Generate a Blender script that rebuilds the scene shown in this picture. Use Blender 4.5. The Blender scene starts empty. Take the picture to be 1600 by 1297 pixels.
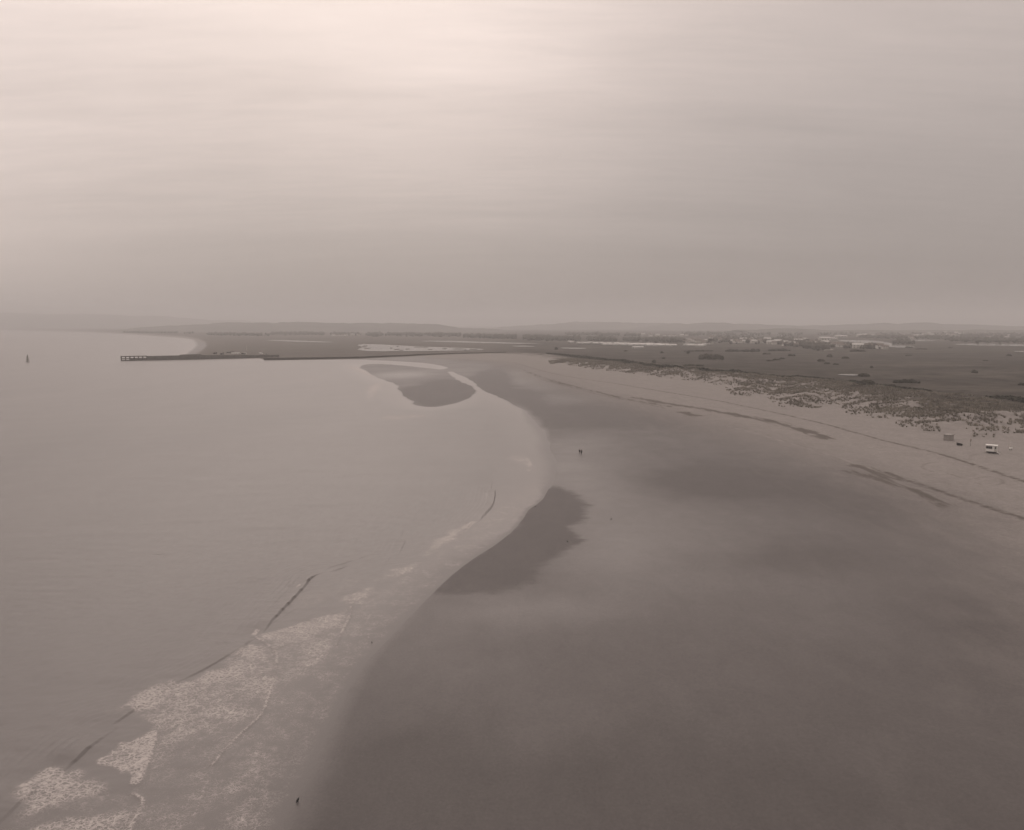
import bpy, bmesh, math, random
import numpy as np
from mathutils import Vector, Matrix

random.seed(11)
RNG = np.random.default_rng(11)
S = bpy.context.scene
COL = S.collection
R = math.radians

# ------------------------------------------------------------------ camera
CAM_H, FPX, W0, H0, HOR = 42.0, 1150.0, 1600.0, 1297.0, 506.0
PITCH = math.atan((H0 / 2 - HOR) / FPX)
cd = bpy.data.cameras.new('camera')
cam = bpy.data.objects.new('camera', cd)
COL.objects.link(cam)
cd.sensor_width = 36.0
cd.lens = 36.0 * FPX / W0
cd.clip_start, cd.clip_end = 0.5, 60000.0
cam.location = (0, 0, CAM_H)
cam.rotation_euler = (R(90) - PITCH, 0, 0)
S.camera = cam

# ------------------------------------------------------------------ sky
SUN_AZ, SUN_EL = R(-14.0), R(36.0)
SUN_DIR = Vector((math.sin(SUN_AZ) * math.cos(SUN_EL), math.cos(SUN_AZ) * math.cos(SUN_EL), math.sin(SUN_EL)))


class Nodes:
    """small helper round a node tree"""
    def __init__(self, tree):
        self.t = tree
        self.n = tree.nodes
        self.l = tree.links
        self.n.clear()

    def add(self, kind, **kw):
        nd = self.n.new(kind)
        for k, v in kw.items():
            setattr(nd, k, v)
        return nd

    def put(self, sock, v):
        if isinstance(v, bpy.types.NodeSocket):
            self.l.new(v, sock)
        elif v is not None:
            if sock.type == 'RGBA' and isinstance(v, (tuple, list)) and len(v) == 3:
                v = (*v, 1.0)
            sock.default_value = v

    def math(self, op, a, b=None, c=None, clamp=False):
        nd = self.add('ShaderNodeMath', operation=op, use_clamp=clamp)
        self.put(nd.inputs[0], a)
        if b is not None:
            self.put(nd.inputs[1], b)
        if c is not None:
            self.put(nd.inputs[2], c)
        return nd.outputs[0]

    def add_(self, a, b): return self.math('ADD', a, b)
    def mul(self, a, b): return self.math('MULTIPLY', a, b)

    def vmath(self, op, a, b=None):
        nd = self.add('ShaderNodeVectorMath', operation=op)
        self.put(nd.inputs[0], a)
        if b is not None:
            self.put(nd.inputs[1], b)
        return nd.outputs['Value' if op in ('DOT_PRODUCT', 'LENGTH', 'DISTANCE') else 'Vector']

    def step(self, v, lo, hi, a=0.0, b=1.0):
        nd = self.add('ShaderNodeMapRange', interpolation_type='SMOOTHSTEP')
        for i, x in enumerate((v, lo, hi, a, b)):
            self.put(nd.inputs[i], x)
        return nd.outputs[0]

    def lin(self, v, lo, hi, a=0.0, b=1.0):
        nd = self.add('ShaderNodeMapRange', interpolation_type='LINEAR')
        for i, x in enumerate((v, lo, hi, a, b)):
            self.put(nd.inputs[i], x)
        return nd.outputs[0]

    def mix(self, f, a, b, mode='MIX'):
        nd = self.add('ShaderNodeMix', data_type='RGBA', blend_type=mode)
        self.put(nd.inputs[0], f)
        self.put(nd.inputs[6], a)
        self.put(nd.inputs[7], b)
        return nd.outputs[2]

    def noise(self, vec, scale, detail=4.0, rough=0.55, dist=0.0):
        nd = self.add('ShaderNodeTexNoise')
        if vec is not None:
            self.l.new(vec, nd.inputs['Vector'])
        nd.inputs['Scale'].default_value = scale
        nd.inputs['Detail'].default_value = detail
        nd.inputs['Roughness'].default_value = rough
        nd.inputs['Distortion'].default_value = dist
        return nd.outputs[0]

    def noise_c(self, vec, scale, detail=2.0):
        nd = self.add('ShaderNodeTexNoise')
        self.l.new(vec, nd.inputs['Vector'])
        nd.inputs['Scale'].default_value = scale
        nd.inputs['Detail'].default_value = detail
        return nd.outputs[1]

    def vor(self, vec, scale, feature='DISTANCE_TO_EDGE'):
        nd = self.add('ShaderNodeTexVoronoi', feature=feature)
        self.l.new(vec, nd.inputs['Vector'])
        nd.inputs['Scale'].default_value = scale
        return nd.outputs['Distance']

    def attr(self, name):
        return self.add('ShaderNodeAttribute', attribute_name=name).outputs['Fac']

    def mapping(self, vec, scale=(1, 1, 1), rot=(0, 0, 0)):
        nd = self.add('ShaderNodeMapping')
        self.l.new(vec, nd.inputs[0])
        nd.inputs['Scale'].default_value = scale
        nd.inputs['Rotation'].default_value = rot
        return nd.outputs[0]


world = bpy.data.worlds.new('World')
S.world = world
world.use_nodes = True
k = Nodes(world.node_tree)
gen = k.add('ShaderNodeTexCoord').outputs['Generated']
sep = k.add('ShaderNodeSeparateXYZ')
k.l.new(gen, sep.inputs[0])
zz = k.math('MAXIMUM', sep.outputs[2], 0.0)
inv = k.math('DIVIDE', 1.0, k.add_(zz, 0.10))
comb = k.add('ShaderNodeCombineXYZ')
k.l.new(k.mul(sep.outputs[0], inv), comb.inputs[0])
k.l.new(k.mul(sep.outputs[1], inv), comb.inputs[1])
cl = comb.outputs[0]
n1 = k.noise(k.mapping(cl, (0.24, 1.0, 1.0), (0, 0, R(14))), 0.9, 6.0, 0.58, 0.5)
n2 = k.noise(k.mapping(cl, (0.5, 1.9, 1.0), (0, 0, R(-6))), 2.6, 6.0, 0.62, 0.3)

n3 = k.noise(k.mapping(cl, (0.9, 5.0, 1.0)), 4.0, 4.0, 0.6, 0.4)


def lobe(az, el, width, amp):
    d = (math.sin(R(az)) * math.cos(R(el)), math.cos(R(az)) * math.cos(R(el)), math.sin(R(el)))
    dot = k.vmath('DOT_PRODUCT', gen, d)
    kk = 1.0 / (R(width) ** 2)
    return k.mul(k.math('EXPONENT', k.mul(k.math('SUBTRACT', dot, 1.0), kk)), amp)


# overcast: luminance grows from the horizon to the zenith, brighter where the sun stands behind the cloud
base = k.add_(k.mul(zz, 0.94), 0.256)
glow = k.add_(k.add_(lobe(-32, 41, 19, 0.54), lobe(-4, 20, 9, 0.185)), lobe(-54, 1, 16, 0.40))
lum = k.add_(base, k.mul(glow, k.lin(n1, 0.3, 0.7, 0.93, 1.06)))
calm = k.step(zz, 0.0, 0.16)
lum = k.mul(lum, k.lin(calm, 0, 1, 1.0, k.lin(n1, 0.25, 0.75, 0.915, 1.08)))
lum = k.mul(lum, k.lin(calm, 0, 1, 1.0, k.add_(k.lin(n2, 0.25, 0.75, 0.95, 1.05), k.lin(n3, 0.25, 0.75, -0.03, 0.03))))
warm = k.mix(k.step(lum, 0.3, 0.75), (1.0, 0.874, 0.818), (1.0, 0.850, 0.785))
cloud = k.mix(1.0, warm, lum, 'MULTIPLY')
sky = k.add('ShaderNodeTexSky', sky_type='NISHITA', sun_disc=False)
sky.sun_elevation = SUN_EL
sky.sun_rotation = SUN_AZ
sky.dust_density = 4.0
skyc = k.mix(1.0, sky.outputs[0], (0.08, 0.08, 0.08), 'MULTIPLY')
bg = k.add('ShaderNodeBackground')
k.l.new(k.mix(0.96, skyc, cloud), bg.inputs[0])
bg.inputs[1].default_value = 1.0
k.l.new(bg.outputs[0], k.add('ShaderNodeOutputWorld').inputs[0])

sl = bpy.data.lights.new('sun', 'SUN')
sl.energy = 0.5
sl.angle = R(50)
sl.color = (1.0, 0.865, 0.80)
so = bpy.data.objects.new('sun', sl)
so.rotation_euler = SUN_DIR.to_track_quat('Z', 'Y').to_euler()
so.location = (0, 0, 200)
COL.objects.link(so)

S.view_settings.view_transform = 'Standard'
S.view_settings.look = 'None'
S.view_settings.exposure = 0.0
S.view_settings.gamma = 1.0
S.view_settings.use_curve_mapping = False
S.render.engine = 'CYCLES'
S.cycles.use_denoising = True
S.cycles.use_adaptive_sampling = True
S.cycles.adaptive_threshold = 0.025
S.cycles.adaptive_min_samples = 16
S.cycles.max_bounces = 4
S.cycles.diffuse_bounces = 2
S.cycles.glossy_bounces = 2
S.cycles.transparent_max_bounces = 8
S.cycles.volume_bounces = 0

# ------------------------------------------------------------------ geometry helpers
CT, ST = math.cos(PITCH), math.sin(PITCH)


def G(u, v, z=0.0):
    """where the sight line of a picture point meets the ground at height z"""
    dx, dy = (u - W0 / 2) / FPX, (H0 / 2 - v) / FPX
    dz = -ST + dy * CT
    dz = min(dz, -0.0022)
    t = (z - CAM_H) / dz
    return (dx * t, (CT + dy * ST) * t)


def P(pts, z=0.0):
    return np.array([G(u, v, z) for u, v in pts], dtype=np.float64)


def smooth(p, n=2, closed=False):
    """Chaikin corner cutting"""
    p = np.asarray(p, dtype=np.float64)
    for _ in range(n):
        q = np.roll(p, -1, 0) if closed else p[1:]
        a = p if closed else p[:-1]
        new = np.empty((len(a) * 2, 2))
        new[0::2] = 0.75 * a + 0.25 * q
        new[1::2] = 0.25 * a + 0.75 * q
        if not closed:
            new = np.vstack([p[:1], new, p[-1:]])
        p = new
    return p


def dist_poly(X, Y, p, closed=False, far=1e4, margin=None, signed_side=False):
    """distance to a polyline; with signed_side, positive on the left of its direction"""
    out = np.full(X.shape, far)
    sel = np.ones(X.shape, bool)
    if margin is not None:
        mn, mx = p.min(0) - margin, p.max(0) + margin
        sel = (X > mn[0]) & (X < mx[0]) & (Y > mn[1]) & (Y < mx[1])
    x, y = X[sel], Y[sel]
    best = np.full(x.shape, 1e18)
    side = np.ones(x.shape)
    n = len(p)
    for i in range(n if closed else n - 1):
        a, b = p[i], p[(i + 1) % n]
        dx, dy = b - a
        L2 = dx * dx + dy * dy + 1e-12
        t = np.clip(((x - a[0]) * dx + (y - a[1]) * dy) / L2, 0, 1)
        ex, ey = x - a[0] - t * dx, y - a[1] - t * dy
        d = ex * ex + ey * ey
        m = d < best
        best[m] = d[m]
        if signed_side:
            c = dx * ey - dy * ex
            side[m] = np.where(c[m] >= 0, 1.0, -1.0)
    out[sel] = np.sqrt(best) * side
    return out


def inside(X, Y, p):
    res = np.zeros(X.shape, bool)
    n = len(p)
    for i in range(n):
        x0, y0 = p[i]
        x1, y1 = p[(i + 1) % n]
        if y0 == y1:
            continue
        c = ((y0 > Y) != (y1 > Y))
        xi = (x1 - x0) * (Y - y0) / (y1 - y0) + x0
        res ^= c & (X < xi)
    return res


def sdf(X, Y, p, margin=None):
    """signed distance to a closed outline, positive inside"""
    d = dist_poly(X, Y, p, True, margin=margin)
    s = inside(X, Y, p)
    return np.where(s, d, -d)


def sst(x, a, b):
    t = np.clip((x - a) / (b - a), 0, 1)
    return t * t * (3 - 2 * t)


def vnoise(x, y, seed=0):
    xi, yi = np.floor(x).astype(np.int64), np.floor(y).astype(np.int64)
    fx, fy = x - xi, y - yi
    fx, fy = fx * fx * (3 - 2 * fx), fy * fy * (3 - 2 * fy)

    def h(a, b):
        n = (a * 374761393 + b * 668265263 + seed * 974634777) & 0xFFFFFFFF
        n = ((n ^ (n >> 13)) * 1274126177) & 0xFFFFFFFF
        return ((n ^ (n >> 16)) & 0xFFFF) / 65535.0
    return (h(xi, yi) * (1 - fx) + h(xi + 1, yi) * fx) * (1 - fy) + (h(xi, yi + 1) * (1 - fx) + h(xi + 1, yi + 1) * fx) * fy


def fbm(x, y, octs=4, seed=0):
    r, a, t = 0.0, 1.0, 0.0
    for o in range(octs):
        r = r + a * vnoise(x, y, seed + o * 17)
        t += a
        a *= 0.5
        x, y = x * 2.03 + 5.1, y * 2.03 - 3.7
    return r / t


def axis(lo, hi, f0, f1, step, grow, big=None):
    """coordinates with a fine stretch f0..f1 that grow coarser away from it"""
    v = list(np.arange(f0, f1 + 1e-6, step))
    s, c = step, v[-1]
    while c < hi:
        s *= grow
        c += s
        v.append(c)
    s, c = step, v[0]
    pre = []
    while c > lo:
        s *= grow
        c -= s
        pre.append(c)
    return np.array(pre[::-1] + v)


def grid_mesh(name, xs, ys, Z, mat, keep=None, attrs=None):
    nx, ny = len(xs), len(ys)
    X, Y = np.meshgrid(xs, ys)
    co = np.stack([X, Y, Z], -1).reshape(-1, 3)
    i = np.arange(nx * ny).reshape(ny, nx)
    f = np.stack([i[:-1, :-1], i[:-1, 1:], i[1:, 1:], i[1:, :-1]], -1).reshape(-1, 4)
    if keep is not None:
        kk = keep.reshape(-1)
        f = f[kk[f].any(1)]
    used = np.zeros(nx * ny, bool)
    used[f.ravel()] = True
    remap = np.cumsum(used) - 1
    co, f = co[used], remap[f]
    me = bpy.data.meshes.new(name)
    me.vertices.add(len(co))
    me.vertices.foreach_set('co', co.astype(np.float32).ravel())
    me.loops.add(f.size)
    me.loops.foreach_set('vertex_index', f.astype(np.int32).ravel())
    me.polygons.add(len(f))
    me.polygons.foreach_set('loop_start', np.arange(0, f.size, 4, dtype=np.int32))
    me.polygons.foreach_set('use_smooth', np.ones(len(f), bool))
    me.update(calc_edges=True)
    for an, arr in (attrs or {}).items():
        at = me.attributes.new(an, 'FLOAT', 'POINT')
        at.data.foreach_set('value', arr.reshape(-1)[used].astype(np.float32))
    me.materials.append(mat)
    return me


def mesh_np(name, V, F, mats, smooth_=False, mi=None):
    """V (n,3), F (m,k)"""
    me = bpy.data.meshes.new(name)
    V = np.asarray(V, np.float32)
    F = np.asarray(F, np.int32)
    me.vertices.add(len(V))
    me.vertices.foreach_set('co', V.ravel())
    me.loops.add(F.size)
    me.loops.foreach_set('vertex_index', F.ravel())
    me.polygons.add(len(F))
    me.polygons.foreach_set('loop_start', np.arange(0, F.size, F.shape[1], dtype=np.int32))
    if smooth_:
        me.polygons.foreach_set('use_smooth', np.ones(len(F), bool))
    if mi is not None:
        me.polygons.foreach_set('material_index', np.asarray(mi, np.int32))
    me.update(calc_edges=True)
    for m in (mats if isinstance(mats, (list, tuple)) else [mats]):
        me.materials.append(m)
    return me


def link(name, me, parent=None, loc=None, rz=None, label=None, cat=None, group=None, kind=None, scale=None):
    o = bpy.data.objects.new(name, me)
    COL.objects.link(o)
    if parent is not None:
        o.parent = parent
    if loc is not None:
        o.location = loc
    if rz is not None:
        o.rotation_euler = (0, 0, rz)
    if scale is not None:
        o.scale = scale
    for kk, v in (('label', label), ('category', cat), ('group', group), ('kind', kind)):
        if v:
            o[kk] = v
    return o


class MB:
    """collects boxes, tubes and prisms into one mesh"""
    def __init__(self):
        self.bm = bmesh.new()

    def box(self, c, s, rz=0.0, ry=0.0, rx=0.0, taper=1.0, mi=0):
        m = Matrix.Translation(c) @ Matrix.Rotation(rz, 4, 'Z') @ Matrix.Rotation(ry, 4, 'Y') @ Matrix.Rotation(rx, 4, 'X')
        vs = []
        for z in (-.5, .5):
            t = taper if z > 0 else 1.0
            for x, y in ((-.5, -.5), (.5, -.5), (.5, .5), (-.5, .5)):
                vs.append(self.bm.verts.new(m @ Vector((x * s[0] * t, y * s[1] * t, z * s[2]))))
        for f in ((3, 2, 1, 0), (4, 5, 6, 7), (0, 1, 5, 4), (1, 2, 6, 5), (2, 3, 7, 6), (3, 0, 4, 7)):
            self.bm.faces.new([vs[i] for i in f]).material_index = mi
        return self

    def tube(self, a, b, r0, r1=None, n=8, mi=0):
        a, b = Vector(a), Vector(b)
        r1 = r0 if r1 is None else r1
        q = (b - a).to_track_quat('Z', 'Y')
        rings = []
        for c, r in ((a, r0), (b, r1)):
            rings.append([self.bm.verts.new(c + q @ Vector((math.cos(2 * math.pi * i / n) * r, math.sin(2 * math.pi * i / n) * r, 0))) for i in range(n)])
        for i in range(n):
            j = (i + 1) % n
            self.bm.faces.new((rings[0][i], rings[0][j], rings[1][j], rings[1][i])).material_index = mi
        self.bm.faces.new(rings[0][::-1]).material_index = mi
        self.bm.faces.new(rings[1]).material_index = mi
        return self

    def prism(self, prof, x0, x1, mi=0, axis_='x'):
        """profile of (a, z) points swept along x (a = y) or y (a = x)"""
        f = (lambda t, a, z: (t, a, z)) if axis_ == 'x' else (lambda t, a, z: (a, t, z))
        A = [self.bm.verts.new(f(x0, a, z)) for a, z in prof]
        B = [self.bm.verts.new(f(x1, a, z)) for a, z in prof]
        n = len(prof)
        for i in range(n):
            j = (i + 1) % n
            self.bm.faces.new((A[i], A[j], B[j], B[i])).material_index = mi
        self.bm.faces.new(A[::-1]).material_index = mi
        self.bm.faces.new(B).material_index = mi
        return self

    def mesh(self, name, mats, bevel=0.0):
        bmesh.ops.recalc_face_normals(self.bm, faces=self.bm.faces)
        if bevel:
            bmesh.ops.bevel(self.bm, geom=list(self.bm.edges), offset=bevel, segments=2, affect='EDGES', profile=0.5)
        me = bpy.data.meshes.new(name)
        self.bm.to_mesh(me)
        self.bm.free()
        for m in (mats if isinstance(mats, (list, tuple)) else [mats]):
            me.materials.append(m)
        return me


# ------------------------------------------------------------------ simple materials
def mat_simple(name, col, rough=0.8, var=0.25, scale=2.0, metal=0.0, spec=0.3):
    m = bpy.data.materials.new(name)
    m.use_nodes = True
    q = Nodes(m.node_tree)
    pos = q.add('ShaderNodeNewGeometry').outputs['Position']
    n = q.noise(pos, scale, 4.0)
    lo = tuple(c * (1 - var) for c in col)
    hi = tuple(min(1.0, c * (1 + var)) for c in col)
    b = q.add('ShaderNodeBsdfPrincipled')
    q.l.new(q.mix(q.lin(n, 0.3, 0.7), lo, hi), b.inputs['Base Color'])
    b.inputs['Roughness'].default_value = rough
    b.inputs['Metallic'].default_value = metal
    b.inputs['Specular IOR Level'].default_value = spec
    q.l.new(b.outputs[0], q.add('ShaderNodeOutputMaterial').inputs[0])
    return m


def mat_leaf(name, col, var=0.5, scale=0.35):
    m = bpy.data.materials.new(name)
    m.use_nodes = True
    q = Nodes(m.node_tree)
    pos = q.add('ShaderNodeNewGeometry').outputs['Position']
    rnd = q.add('ShaderNodeNewGeometry').outputs['Random Per Island']
    f = q.add_(q.mul(q.lin(q.noise(pos, scale, 3.0), 0.3, 0.7), 0.6), q.mul(rnd, 0.4))
    b = q.add('ShaderNodeBsdfPrincipled')
    q.l.new(q.mix(f, tuple(c * (1 - var) for c in col), tuple(c * (1 + var) for c in col)), b.inputs['Base Color'])
    b.inputs['Roughness'].default_value = 0.85
    b.inputs['Specular IOR Level'].default_value = 0.15
    q.l.new(b.outputs[0], q.add('ShaderNodeOutputMaterial').inputs[0])
    return m


M_TIMBER = mat_simple('weathered_timber', (0.075, 0.068, 0.058), 0.85, 0.35, 1.2)
M_CONCRETE = mat_simple('stained_concrete', (0.12, 0.112, 0.1), 0.9, 0.35, 0.5)
M_STEEL = mat_simple('painted_steel', (0.10, 0.10, 0.098), 0.6, 0.25, 1.0)
M_WHITE = mat_simple('white_paint', (0.74, 0.73, 0.70), 0.5, 0.07, 1.5)
M_CREAM = mat_simple('cream_render', (0.52, 0.50, 0.46), 0.85, 0.12, 0.6)
M_BRICK = mat_simple('brown_brick', (0.24, 0.2, 0.17), 0.9, 0.25, 0.8)
M_TILE = mat_simple('roof_tile', (0.15, 0.125, 0.11), 0.85, 0.3, 0.5)
M_SLATE = mat_simple('pale_sheet_roof', (0.5, 0.49, 0.47), 0.5, 0.1, 0.2)
M_GLASS = mat_simple('dark_glass', (0.025, 0.025, 0.027), 0.12, 0.1, 1.0, spec=0.5)
M_RUBBER = mat_simple('black_rubber', (0.02, 0.02, 0.02), 0.8, 0.2, 2.0)
M_BEACON = mat_simple('hazed_beacon_steel', (0.26, 0.24, 0.22), 0.8, 0.25, 1.0)  # steel lightened so that distance haze is partly in its colour
M_SHED = mat_simple('grey_shed_paint', (0.32, 0.298, 0.28), 0.75, 0.15, 1.0)
M_DARKP = mat_simple('dark_plastic', (0.035, 0.033, 0.032), 0.6, 0.2, 2.0)
M_COAT = mat_simple('dark_coat_cloth', (0.02, 0.02, 0.022), 0.9, 0.3, 8.0)
M_TROUSER = mat_simple('trouser_cloth', (0.03, 0.03, 0.035), 0.9, 0.3, 8.0)
M_SKIN = mat_simple('skin', (0.42, 0.28, 0.2), 0.6, 0.08, 8.0)
M_HAIR = mat_simple('brown_hair', (0.04, 0.028, 0.02), 0.7, 0.2, 20.0)
M_FEATHER = mat_simple('black_feather', (0.012, 0.012, 0.013), 0.6, 0.3, 20.0)
M_LEAF = mat_leaf('scrub_leaf', (0.042, 0.042, 0.03))
M_LEAF2 = mat_leaf('gorse_leaf', (0.058, 0.054, 0.038))
M_FAR = mat_leaf('woodland_leaf', (0.05, 0.048, 0.038), 0.45, 0.02)
M_BARK = mat_simple('bark', (0.07, 0.058, 0.045), 0.9, 0.3, 3.0)
M_MARRAM = mat_leaf('marram_blade', (0.225, 0.206, 0.175), 0.5, 0.08)

# ------------------------------------------------------------------ outlines, traced on the ground
SHORE_BEACH = [(260, 1800), (360, 1480), (424, 1297), (472, 1212), (503, 1150), (528, 1090), (560, 1040), (598, 1000), (645, 952),
               (680, 917), (700, 899), (730, 875), (770, 851), (797, 828), (825, 798), (845, 772), (860, 757), (867, 744), (862, 715), (853, 686),
               (836, 656), (802, 631), (772, 617), (753, 612), (741, 598), (722, 587), (703, 580.5)]
SHORE_BAR = [(701, 582.5), (707, 590), (725, 597.5), (742, 605.5), (747, 613), (737, 621), (715, 630), (690, 635.5), (668, 636.5), (650, 633),
             (634, 623), (625, 612), (617, 599), (597, 594), (576, 583), (558, 572), (576, 568.5), (604, 568.8), (640, 572), (690, 577.6)]
SHORE_FAR = [(700, 575.2), (690, 571.5), (660, 567), (600, 563.6), (560, 562), (480, 562), (412, 562.6), (405, 560), (330, 560.5), (284, 557),
             (300, 546), (306, 540), (304, 534), (296, 529.5), (270, 527), (230, 524.6), (182, 521.5), (170, 520.5), (100, 518.3), (0, 516),
             (-150, 514), (-500, 512.5)]
sb = smooth(P(SHORE_BEACH), 2)
LAND = np.vstack([sb, smooth(P(SHORE_BAR), 1), P(SHORE_FAR), [(-9000, 9000), (-9000, 14000), (16000, 14000), (16000, -900), (-34, -900)]])

PATCH = smooth(P([(676, 922), (700, 897), (730, 873), (770, 849), (797, 826), (825, 796), (845, 770), (866, 756), (895, 769), (921, 790), (914, 800), (916, 818),
                  (889, 824), (900, 835), (923, 850), (896, 857), (872, 871), (850, 879), (836, 888), (846, 897), (835, 910), (800, 921), (760, 928), (715, 928)]), 1, True)
DRYLINE = smooth(P([(700, 560), (790, 566), (840, 588), (900, 606), (1000, 634), (1100, 660), (1200, 690), (1300, 724), (1400, 756), (1460, 780), (1510, 806), (1560, 838), (1620, 880), (1720, 960), (1900, 1100)], 0.8), 2)
VEG_EDGE = [(400, 559), (412, 561.5), (560, 559.3), (620, 557), (700, 553.6), (760, 552), (800, 553), (830, 557), (858, 566), (900, 569), (940, 575), (1000, 582),
            (1050, 588), (1100, 594), (1150, 601), (1170, 615), (1205, 607), (1250, 633), (1300, 622), (1345, 632), (1365, 647), (1420, 650),
            (1450, 668), (1500, 668), (1540, 676), (1570, 663), (1600, 672), (1700, 700), (1850, 760), (2100, 900)]
ve = P(VEG_EDGE, 1.6)
VEG = np.vstack([P([(-900, 512), (0, 514.6), (100, 516.8), (170, 519), (230, 522.8), (280, 525.3), (306, 528.6), (318, 534), (320, 541), (312, 548), (300, 556)]), ve,
                 [(900, -900), (16000, -900), (16000, 14000), (-9000, 14000)]])
STRAND = [smooth(P(q, 1.0), 2) for q in (
    [(800, 565), (850, 580), (900, 590), (960, 598), (1040, 612), (1100, 621), (1200, 641), (1300, 664), (1350, 679), (1400, 692), (1450, 703), (1500, 717), (1540, 731), (1600, 750), (1700, 785)],
    [(1385, 736), (1400, 742), (1440, 756), (1500, 776), (1550, 793), (1600, 808), (1700, 850)],
    [(1316, 733), (1350, 742), (1400, 756), (1440, 768), (1470, 786)],
    [(846, 592), (900, 606), (950, 619), (1000, 627), (1040, 637)],
)]
WRACK = [(smooth(P(q, 0.9), 2), w) for q, w in (
    ([(990, 620), (1050, 631), (1100, 638), (1160, 649), (1225, 662), (1295, 684)], 2.6), ([(860, 594), (930, 611), (985, 624), (1045, 634)], 1.3),
    ([(1316, 731), (1345, 739), (1400, 756), (1440, 769), (1475, 788)], 1.5), ([(1336, 727), (1364, 733), (1398, 747)], 2.2), ([(1066, 643), (1080, 647), (1090, 648)], 2.5), ([(820, 578), (850, 590), (880, 598)], 0.8))]
TRACK = [smooth(P(q, 0.9), 2) for q in (
    [(1438, 728), (1450, 722), (1465, 721)], [(1440, 728), (1448, 735), (1480, 737), (1500, 745)],
    [(1526, 749), (1528, 745), (1545, 743), (1562, 746), (1570, 752), (1560, 757), (1542, 758), (1526, 753)],
    [(1516, 718), (1514, 714), (1522, 709), (1535, 709)], [(1470, 688), (1540, 684), (1600, 694)], [(1380, 672), (1420, 672), (1475, 680), (1540, 682)],
    [(1100, 650), (1200, 678), (1330, 722), (1400, 752)], [(1350, 810), (1400, 838), (1480, 868), (1540, 905), (1580, 945), (1600, 975)], [(930, 640), (1020, 668), (1120, 706), (1250, 768), (1340, 812)], [(1020, 668), (1100, 690), (1180, 720)])]
PALE = smooth(P([(1140, 665), (1200, 681), (1270, 702), (1330, 720), (1400, 746)], 0.9), 2)
# blobs (centre, half sizes in the picture, strength): shinier film of water, its sheen also lightened into the colour (+), or firm damp sand (-)
FILM = [(1100, 880, 330, 100, .12), (625, 585, 45, 6, .7), (700, 611, 40, 5, .7), (655, 600, 25, 4, .5), (910, 740, 95, 40, .9), (1010, 790, 170, 60, .6), (820, 950, 130, 26, .55), (960, 880, 100, 60, .55), (1120, 860, 150, 60, .35), (1270, 930, 160, 70, .2), (900, 690, 80, 14, .4),
        (1250, 1000, 200, 60, .15), (800, 585, 60, 12, .6), (700, 1000, 120, 50, .15)]
DAMP = [(672, 616, 55, 16, .9), (700, 600, 40, 6, .5), (770, 590, 26, 14, .9), (800, 622, 40, 14, .8), (920, 650, 120, 16, .45), (1100, 755, 190, 30, .42), (1230, 870, 120, 26, .25), (1450, 800, 150, 26, .25), (930, 1260, 500, 110, .3), (1560, 980, 130, 90, .2), (620, 1200, 90, 90, .2)]


def blobs(X, Y, spec, gain=1.0, z=0.5):
    out = np.zeros(X.shape)
    for u, v, a, b, s in spec:
        cx, cy = G(u, v, z)
        rx = abs(G(u + a, v, z)[0] - cx)
        ry = 0.5 * abs(G(u, v - b, z)[1] - G(u, v + b, z)[1])
        out += s * gain * np.exp(-(((X - cx) / rx) ** 2 + ((Y - cy) / ry) ** 2))
    return out


PONDS = [  # picture outlines of the marsh pools
    ('long thin pool across the far marsh, left of the big lagoon', [(409, 531), (440, 531.3), (532, 534.4), (500, 535.2), (440, 533.4)]),
    ('broad pale lagoon with dark mud islets behind the near breakwater', [(556, 538), (585, 537.6), (640, 540.6), (700, 543), (760, 545), (752, 547.4), (700, 548), (640, 549), (575, 549), (556, 546.5), (566, 543)]),
    ('thin river reach beyond the big lagoon', [(646, 532.8), (690, 532), (800, 535.4), (862, 537), (800, 537.2), (700, 534.6)]),
    ('narrow pale strip pool near the dune end', [(871, 543), (918, 543.6), (912, 545.2), (884, 544.8)]),
    ('winding pale creek in the right marsh', [(1304, 531.3), (1365, 531.8), (1386, 534.6), (1400, 538.4), (1432, 541.6), (1430, 543.6), (1390, 542.8), (1378, 539.6), (1356, 535.4), (1318, 534)]),
    ('straight pool above the winding creek', [(1422, 530), (1464, 531), (1462, 533.2), (1421, 533.4)]),
    ('long broken pool at the right edge', [(1488, 537), (1545, 536.8), (1640, 538), (1700, 539), (1640, 541.6), (1556, 540.2), (1500, 539.2)]),
    ('short bright pool in the dune slack above the marram', [(1309, 584.4), (1341, 584.8), (1341, 587), (1309, 586.2)]),
    ('small pool at the right edge below the long one', [(1583, 548.2), (1660, 548.4), (1660, 550.4), (1585, 550)]),
    ('sliver of water below the thin river reach', [(800, 540), (836, 540.6), (836, 541.8), (802, 541.4)]),
]
POND_Z = 1.75
POND_P = [(lab, P(q, POND_Z)) for lab, q in PONDS]

# ------------------------------------------------------------------ ground
xs = axis(-9000, 12000, -60, 400, 1.5, 1.028)
ys = axis(-600, 13000, 48, 430, 1.25, 1.022)
X, Y = np.meshgrid(xs, ys)
def shore_rag(x, y):
    return (fbm(x / 9, y / 16, 3, 91) - 0.5) * 4.0 * sst(y, 120, 200) * (1 - 0.6 * sst(y, 700, 900))


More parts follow.
